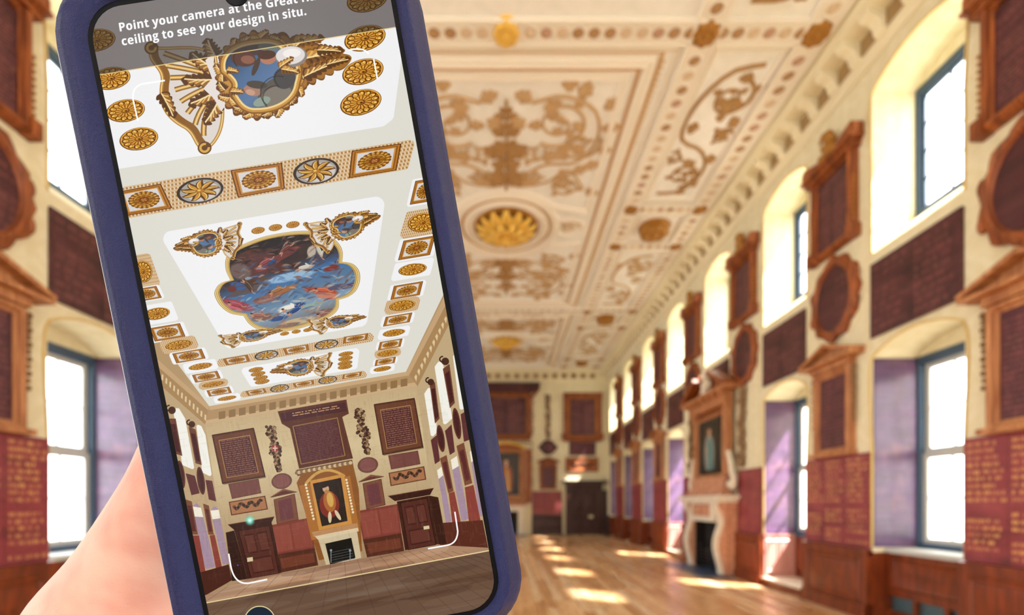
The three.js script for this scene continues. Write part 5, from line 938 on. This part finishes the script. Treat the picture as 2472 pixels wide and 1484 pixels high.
  for (let k = 0; k < 620; k++) { const x = 520 + rnd() * 345, y = 565 + rnd() * 232, z = Math.min(2, Math.max(0, Math.floor((y - 560 + (rnd() - 0.5) * 50 + (x - 690) * 0.12) / 82))); local(x, y, () => { c.globalAlpha = 0.25 + rnd() * 0.4; c.fillStyle = pal[z][Math.floor(rnd() * 7)]; c.beginPath(); c.moveTo(-7 - rnd() * 9, rnd() * 3); c.quadraticCurveTo(0, -3 - rnd() * 5, 7 + rnd() * 9, 0); c.quadraticCurveTo(0, 1 + rnd() * 3, -7, 2); c.fill(); }, -0.2 + (rnd() - 0.5) * 1.4); }
  for (const [x, y, t, a] of [[640, 632, '#8c4040', -0.5], [690, 600, '#6a322c', -0.6], [770, 605, '#c2b8a6', 1.1], [735, 645, '#c9c0b4', -0.2], [600, 690, '#4c3424', 0.9], [668, 700, '#9c6840', -0.4], [780, 700, '#c0563a', 0.1], [700, 742, '#e4ded2', -0.3], [712, 748, '#20407c', -0.5], [570, 735, '#a43e48', 0.2], [625, 760, '#9c6452', 0.1], [785, 758, '#8a5a52', -0.1]]) local(x, y, () => { c.fillStyle = t; c.beginPath(); c.ellipse(0, 0, 17, 5.5, 0, 0, 7); c.fill(); c.beginPath(); c.ellipse(9, -3, 9, 3, 0.9, 0, 7); c.fill(); c.fillStyle = '#c08a70'; c.beginPath(); c.arc(-17, 1, 3.6, 0, 7); c.fill(); c.fillStyle = '#4a2c20'; c.beginPath(); c.ellipse(-18, -1.5, 3.4, 2, 0, 0, 7); c.fill(); c.strokeStyle = '#b88468'; c.lineWidth = 2.2; c.beginPath(); c.moveTo(12, 0); c.quadraticCurveTo(20, 4, 25, -2); c.moveTo(-10, 2); c.lineTo(-20, 9); c.stroke(); c.strokeStyle = 'rgba(255,240,220,0.35)'; c.lineWidth = 1.4; c.beginPath(); c.moveTo(-12, -2); c.quadraticCurveTo(0, -6, 13, -2); c.stroke(); c.strokeStyle = 'rgba(20,10,8,0.45)'; c.beginPath(); c.moveTo(-12, 3); c.quadraticCurveTo(0, 6, 14, 3); c.stroke(); }, a);
  c.restore();
  cartouche(497, 588, 30, 24, TILT, -1); cartouche(838, 546, 32, 24, TILT - 0.12, 1); cartouche(612, 810, 27, 10, TILT, 1); cartouche(820, 776, 25, 11, TILT, 1);
  for (const [x, y] of [[623, 556], [665, 549], [707, 542]]) rosette(x, y, 16.5, 8); for (const [x, y] of [[687, 805], [715, 800], [743, 796]]) rosette(x, y, 11, 4.6);
  // small panel nearer the end wall
  poly([[578, 889], [869, 838], [862, 890], [606, 934]], WHITE, 12);
  cartouche(722, 887, 27, 15, TILT, -1);
  for (const [x, y] of [[618, 892], [623, 902], [629, 912], [633, 921], [835, 854], [834, 865], [833, 876], [833, 885]]) rosette(x, y, 18, 5.6);
  // side columns of small panels
  const cell = (x, y, hx, hy, lean, kind) => { const q = [[x - hx - lean, y - hy + hx * 0.168], [x + hx - lean, y - hy - hx * 0.168], [x + hx + lean, y + hy - hx * 0.168], [x - hx + lean, y + hy + hx * 0.168]];
    if (kind === 'd') { diaper(q, 20, 10); rosette(x, y, hx * 0.75, hy * 0.66); } else if (kind === 'r') { poly(q, WHITE, 8); rosette(x, y, hx * 0.72, hy * 0.62); } else { poly(q, WHITE, 8); square(sub(q, 0.1, 0.08, 0.9, 0.92)); } };
  for (const [x, y, hx, hy, ln, k] of [[345, 655, 30, 40, 14, 'd'], [355, 709, 36, 17, 8, 's'], [378, 757, 45, 23, 9, 'r'], [404, 802, 46, 19, 8, 's'], [432, 832, 44, 16, 7, 'd'], [456, 859, 44, 14, 6, 's'], [484, 884, 40, 12, 5, 'r'], [498, 909, 38, 11, 5, 's'], [515, 927, 36, 9, 4, 'd'], [529, 945, 34, 9, 4, 's'], [548, 961, 32, 8, 3, 'r'],
    [1028, 460, 40, 34, -8, 's'], [1020, 537, 48, 34, -10, 'd'], [1006, 598, 48, 28, -8, 's'], [996, 650, 48, 22, -6, 'r'], [982, 701, 44, 20, -5, 's'], [971, 737, 42, 18, -5, 'd'], [960, 771, 40, 14, -4, 's'], [951, 803, 38, 13, -4, 'r'], [942, 831, 34, 12, -3, 's'], [936, 852, 33, 11, -3, 'd'], [930, 872, 30, 9, -2, 's'], [923, 890, 30, 9, -2, 'r']]) cell(x, y, hx, hy, ln, k);
  // top panel
  cartouche(630, 182, 84, 78, TILT, 1);
  for (const [x, y] of [[232, 97], [268, 189], [303, 267], [335, 335]]) rosette(x, y, 47, 27); for (const [x, y] of [[887, -2], [881, 92], [876, 173], [871, 247]]) rosette(x, y, 51, 30, TILT - 0.12);
  // --- the app's own marks ---
  poly([[150, -80], [1000, -80], [960, 65], [955, 66], [240, 181], [200, 190]], 'rgba(52,44,40,0.62)');
  stroke([[195, 188], [965, 64]], '#e8cf8c', 2.6);
  poly([[480, 1458], [1190, 1327], [1240, 1560], [500, 1640]], 'rgba(40,26,20,0.5)'); stroke([[470, 1460], [1195, 1326]], '#ead9a0', 3.4);
  const path = (pts) => { c.beginPath(); c.strokeStyle = '#ffffff'; c.lineWidth = 5; pts(); c.stroke(); };
  const mv = (x, y) => c.moveTo(...S(x, y)), ln = (x, y) => c.lineTo(...S(x, y)), qd = (a, b, x, y) => c.quadraticCurveTo(...S(a, b), ...S(x, y));
  path(() => { mv(552, 1336); ln(557, 1366); qd(566, 1412, 602, 1407); ln(645, 1398); }); path(() => { mv(1098, 1235); ln(1105, 1282); qd(1104, 1312, 1078, 1316); ln(1033, 1324); });
  path(() => { mv(333, 292); ln(321, 240); qd(318, 208, 345, 202); ln(398, 194); }); path(() => { mv(842, 121); qd(878, 112, 890, 130); }); path(() => { mv(902, 142); ln(911, 190); });
  local(627, 1500, () => { c.fillStyle = '#1f2a38'; c.beginPath(); c.arc(0, 0, 37, 0, 7); c.fill(); c.strokeStyle = '#e8d8a0'; c.lineWidth = 2.4; c.stroke(); });
  const say = (s, x0, y0, x1, y1, part) => local(x0, y0, () => { c.rotate(Math.atan2(y1 - y0, x1 - x0)); c.font = 'bold 29px sans-serif'; c.fillStyle = '#ffffff'; const k = Math.hypot(x1 - x0, y1 - y0) / c.measureText(part).width; c.scale(k, 1); c.fillText(s, 0, 0); });
  say('Point your camera at the Great Hall', 287, 76, 723, 6, 'Point your camera at the Great'); say('ceiling to see your design in situ.', 294, 110, 745, 35, 'ceiling to see your design in situ.');
});
const round = (x0, x1, y0, y1, r, n = 8) => { const o = []; for (const [cx, cy, a] of [[x1 - r, y0 + r, -Math.PI / 2], [x1 - r, y1 - r, 0], [x0 + r, y1 - r, Math.PI / 2], [x0 + r, y0 + r, Math.PI]]) for (let k = 0; k <= n; k++) { const t = a + k / n * Math.PI / 2; o.push(P2(cx + Math.cos(t) * r, cy + Math.sin(t) * r)); } return o; };
{
  const g = base('smartphone'); pose(g);
  const R = 0.0078, path = round(-SW / 2, SW / 2, -SH / 2, SH / 2, R);
  const sg = new THREE.ShapeGeometry(new THREE.Shape(path.map((p) => new THREE.Vector2(p.x, p.y)))), uv = sg.attributes.uv, ps = sg.attributes.position;
  for (let i = 0; i < uv.count; i++) uv.setXY(i, ps.getX(i) / SW + 0.5, ps.getY(i) / SH + 0.5);
  mesh('screen', sg, phys({ color: '#000000', roughness: 0.2, specularIntensity: 0.12, emissive: '#ffffff', emissiveMap: screenTex, emissiveIntensity: 1 / EXPOSURE }), g, true);
  mesh('bezel', sweep(path, [[-0.0004, -0.0004], [0.0, 0.00005], [0.0011, 0.0001]]), phys({ color: '#07060a', roughness: 0.5, specularIntensity: 0.2 }), g);
  mesh('front_camera', new THREE.LatheGeometry([[0, 0.0003], [0.0018, 0.0003], [0.0028, 0.0002], [0.003, 0.0]].map(([a, b]) => new THREE.Vector2(a, b)), 28).rotateX(Math.PI / 2).translate(-0.0003, SH / 2 - 0.0016, 0.0002), phys({ color: '#07060a', roughness: 0.4, specularIntensity: 0.2 }), g);
  mesh('phone_body', plate(path.map((p) => P2(p.x * 0.995, p.y * 0.995)), -0.0088, -0.0006), M.black, g);
  // rubbery case: a narrow lip and a wide sloping shoulder on the right, a broad lip on the left
  const blend = (m, l, r) => { const t = Math.min(1, Math.max(0, (m.x + 0.6) / 1.2)), s = t * t * (3 - 2 * t); return l + (r - l) * s; };
  const lip = (m) => [[0.0011, 0.0], [blend(m, 0.0016, 0.0014), 0.0009], [blend(m, 0.0023, 0.0019), 0.0014], [blend(m, 0.003, 0.0022), 0.0016], [blend(m, 0.0062, 0.0036), 0.0016], [blend(m, 0.0076, 0.004), 0.0012], [blend(m, 0.0084, 0.0046), 0.0002], [blend(m, 0.0089, 0.0066), -0.003], [blend(m, 0.0089, 0.0072), -0.0046], [blend(m, 0.0088, 0.0072), -0.008], [blend(m, 0.0078, 0.0062), -0.0102], [0.003, -0.0108]];
  const rim = sweep(path, lip, 0.9);
  const uvr = boxUV(rim.clone(), 40).attributes.uv; rim.setAttribute('uv', uvr);
  const caseM = phys({ color: '#262b59', roughness: 0.5, specularIntensity: 0.36, bumpMap: T.grain, bumpScale: 0.0003 });
  mesh('case', [rim, boxUV(prep(plate(path.map((p) => P2(p.x * 1.08, p.y * 1.04)), -0.0108, -0.009)), 40)], caseM, g, true);
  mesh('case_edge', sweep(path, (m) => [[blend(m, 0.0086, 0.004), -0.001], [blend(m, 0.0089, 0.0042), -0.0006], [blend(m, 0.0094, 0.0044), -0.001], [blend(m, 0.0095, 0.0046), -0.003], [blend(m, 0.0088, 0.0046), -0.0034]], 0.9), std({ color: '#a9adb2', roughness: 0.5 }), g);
  tag(g, 'smartphone in a dark blue case showing a painted ceiling design', 'phone');
}
// ---- the hand that holds it: one continuous surface, palm behind the phone, base of the thumb showing at its left edge ----
{
  const mm = 0.001, half = 0.14, ctr = new THREE.Vector3(-0.075, -0.105, -0.045), N = 92;
  const bones = [ // ax, ay, az, ra, bx, by, bz, rb (millimetres in the phone's own axes)
    [-46, -23, -21, 9.5, -78, -79, -30, 28], [-78, -79, -30, 28, -104, -130, -40, 27], [-104, -130, -40, 27, -160, -232, -58, 31],
    [-46, -24, -21, 8, -36, 4, -22, 8.5], [-36, 4, -22, 10, -26, 26, -21, 8.5],
    [-76, -98, -34, 22, -30, -44, -34, 17], [-70, -112, -36, 22, -6, -76, -34, 16], [-30, -44, -34, 17, -6, -76, -34, 16],
    [-49, -72, -12, 6, -60, -112, -13, 14],
    [-20, -30, -33, 10, 8, -14, -33, 9], [8, -14, -33, 9, 27, -6, -28, 8.2], [27, -6, -28, 8.2, 30, -10, -20, 7.6],
    [-12, -46, -33, 10, 14, -34, -33, 9.2], [14, -34, -33, 9.2, 31, -28, -28, 8.4], [31, -28, -28, 8.4, 33, -34, -20, 7.8],
    [-4, -64, -33, 10, 20, -56, -33, 9], [20, -56, -33, 9, 32, -52, -28, 8.2], [32, -52, -28, 8.2, 33, -58, -20, 7.6],
    [-2, -80, -32, 9, 18, -76, -32, 8], [18, -76, -32, 8, 29, -74, -27, 7.4], [29, -74, -27, 7.4, 30, -79, -19.5, 7],
  ];
  const mc = new MarchingCubes(N, new THREE.MeshStandardMaterial(), false, false, 400000); mc.isolation = 0;
  const cell = (i) => (i - N / 2) / (N / 2) * half * 1000;
  for (let k = 0; k < N; k++) for (let j = 0; j < N; j++) for (let i = 0; i < N; i++) {
    const x = cell(i) + ctr.x * 1000, y = cell(j) + ctr.y * 1000, z = cell(k) + ctr.z * 1000; let acc = 0, m = 1e9; const ds = [];
    for (const [ax, ay, az, ra, bx2, by, bz, rb] of bones) {
      const dx = bx2 - ax, dy = by - ay, dz = bz - az, t = Math.min(1, Math.max(0, ((x - ax) * dx + (y - ay) * dy + (z - az) * dz) / (dx * dx + dy * dy + dz * dz)));
      const d = Math.hypot(x - ax - dx * t, y - ay - dy * t, z - az - dz * t) - (ra + (rb - ra) * t); ds.push(d); m = Math.min(m, d);
    }
    let d = m;
    if (m < 40) { const kk = 3.2; for (const e of ds) if (e < m + 24) acc += Math.exp(-(e - m) / kk); d = m - kk * Math.log(acc); }
    // pressed flat against the case
    const bxp = Math.max(Math.abs(x) - 45.2, Math.abs(y) - 87.5, -11.4 - z, z - 3);
    d = Math.max(d, -bxp);
    mc.field[i + j * N + k * N * N] = Math.max(-60, Math.min(60, -d));
  }
  mc.update();
  const n = mc.count, g = new THREE.BufferGeometry(), pos = new Float32Array(n * 3), uv = new Float32Array(n * 2), nor = new Float32Array(n * 3), col = new Float32Array(n * 3);
  for (let i = 0; i < n; i++) {
    const q = [0, 1, 2].map((c) => mc.positionArray[i * 3 + c] * half + ctr.getComponent(c)); pos.set(q, i * 3);
    const L = Math.hypot(mc.normalArray[i * 3], mc.normalArray[i * 3 + 1], mc.normalArray[i * 3 + 2]) || 1; for (let c = 0; c < 3; c++) nor[i * 3 + c] = mc.normalArray[i * 3 + c] / L;
    uv[i * 2] = q[0] * 12; uv[i * 2 + 1] = q[1] * 12;
  }
  g.setAttribute('position', new THREE.BufferAttribute(pos, 3)); g.setAttribute('normal', new THREE.BufferAttribute(nor, 3)); g.setAttribute('uv', new THREE.BufferAttribute(uv, 2));
  const skin = dataTex(512, 512, (u, v) => mixc([211, 148, 132], [223, 175, 158], 0.55 + tn(u, v, 8, 10) * 1.1 + tn(u, v, 26, 22, 4) * 0.35));
  const creases = dataTex(512, 512, (u, v) => { const w = Math.abs(tn(u, v, 60, 150, 3)) * 2.2, x = Math.abs(tn(u, v, 170, 70, 9)) * 2; const k = 150 + 90 * Math.min(1, w + 0.15) * Math.min(1, x + 0.3); return [k, k, k]; }, false);
  const o = new THREE.Mesh(g, phys({ map: skin, roughness: 0.5, bumpMap: creases, bumpScale: 0.00022, sheen: 0.2, sheenColor: new THREE.Color('#ffd0b8') }));
  o.name = numbered('person'); scene.add(o); pose(o);
  tag(o, 'bare left hand of a person holding the phone from behind', 'person');
}
finish(scene);
scene.traverse((o) => { if (o.isLight && o.shadow) o.castShadow = true; });
renderer.render(scene, camera);
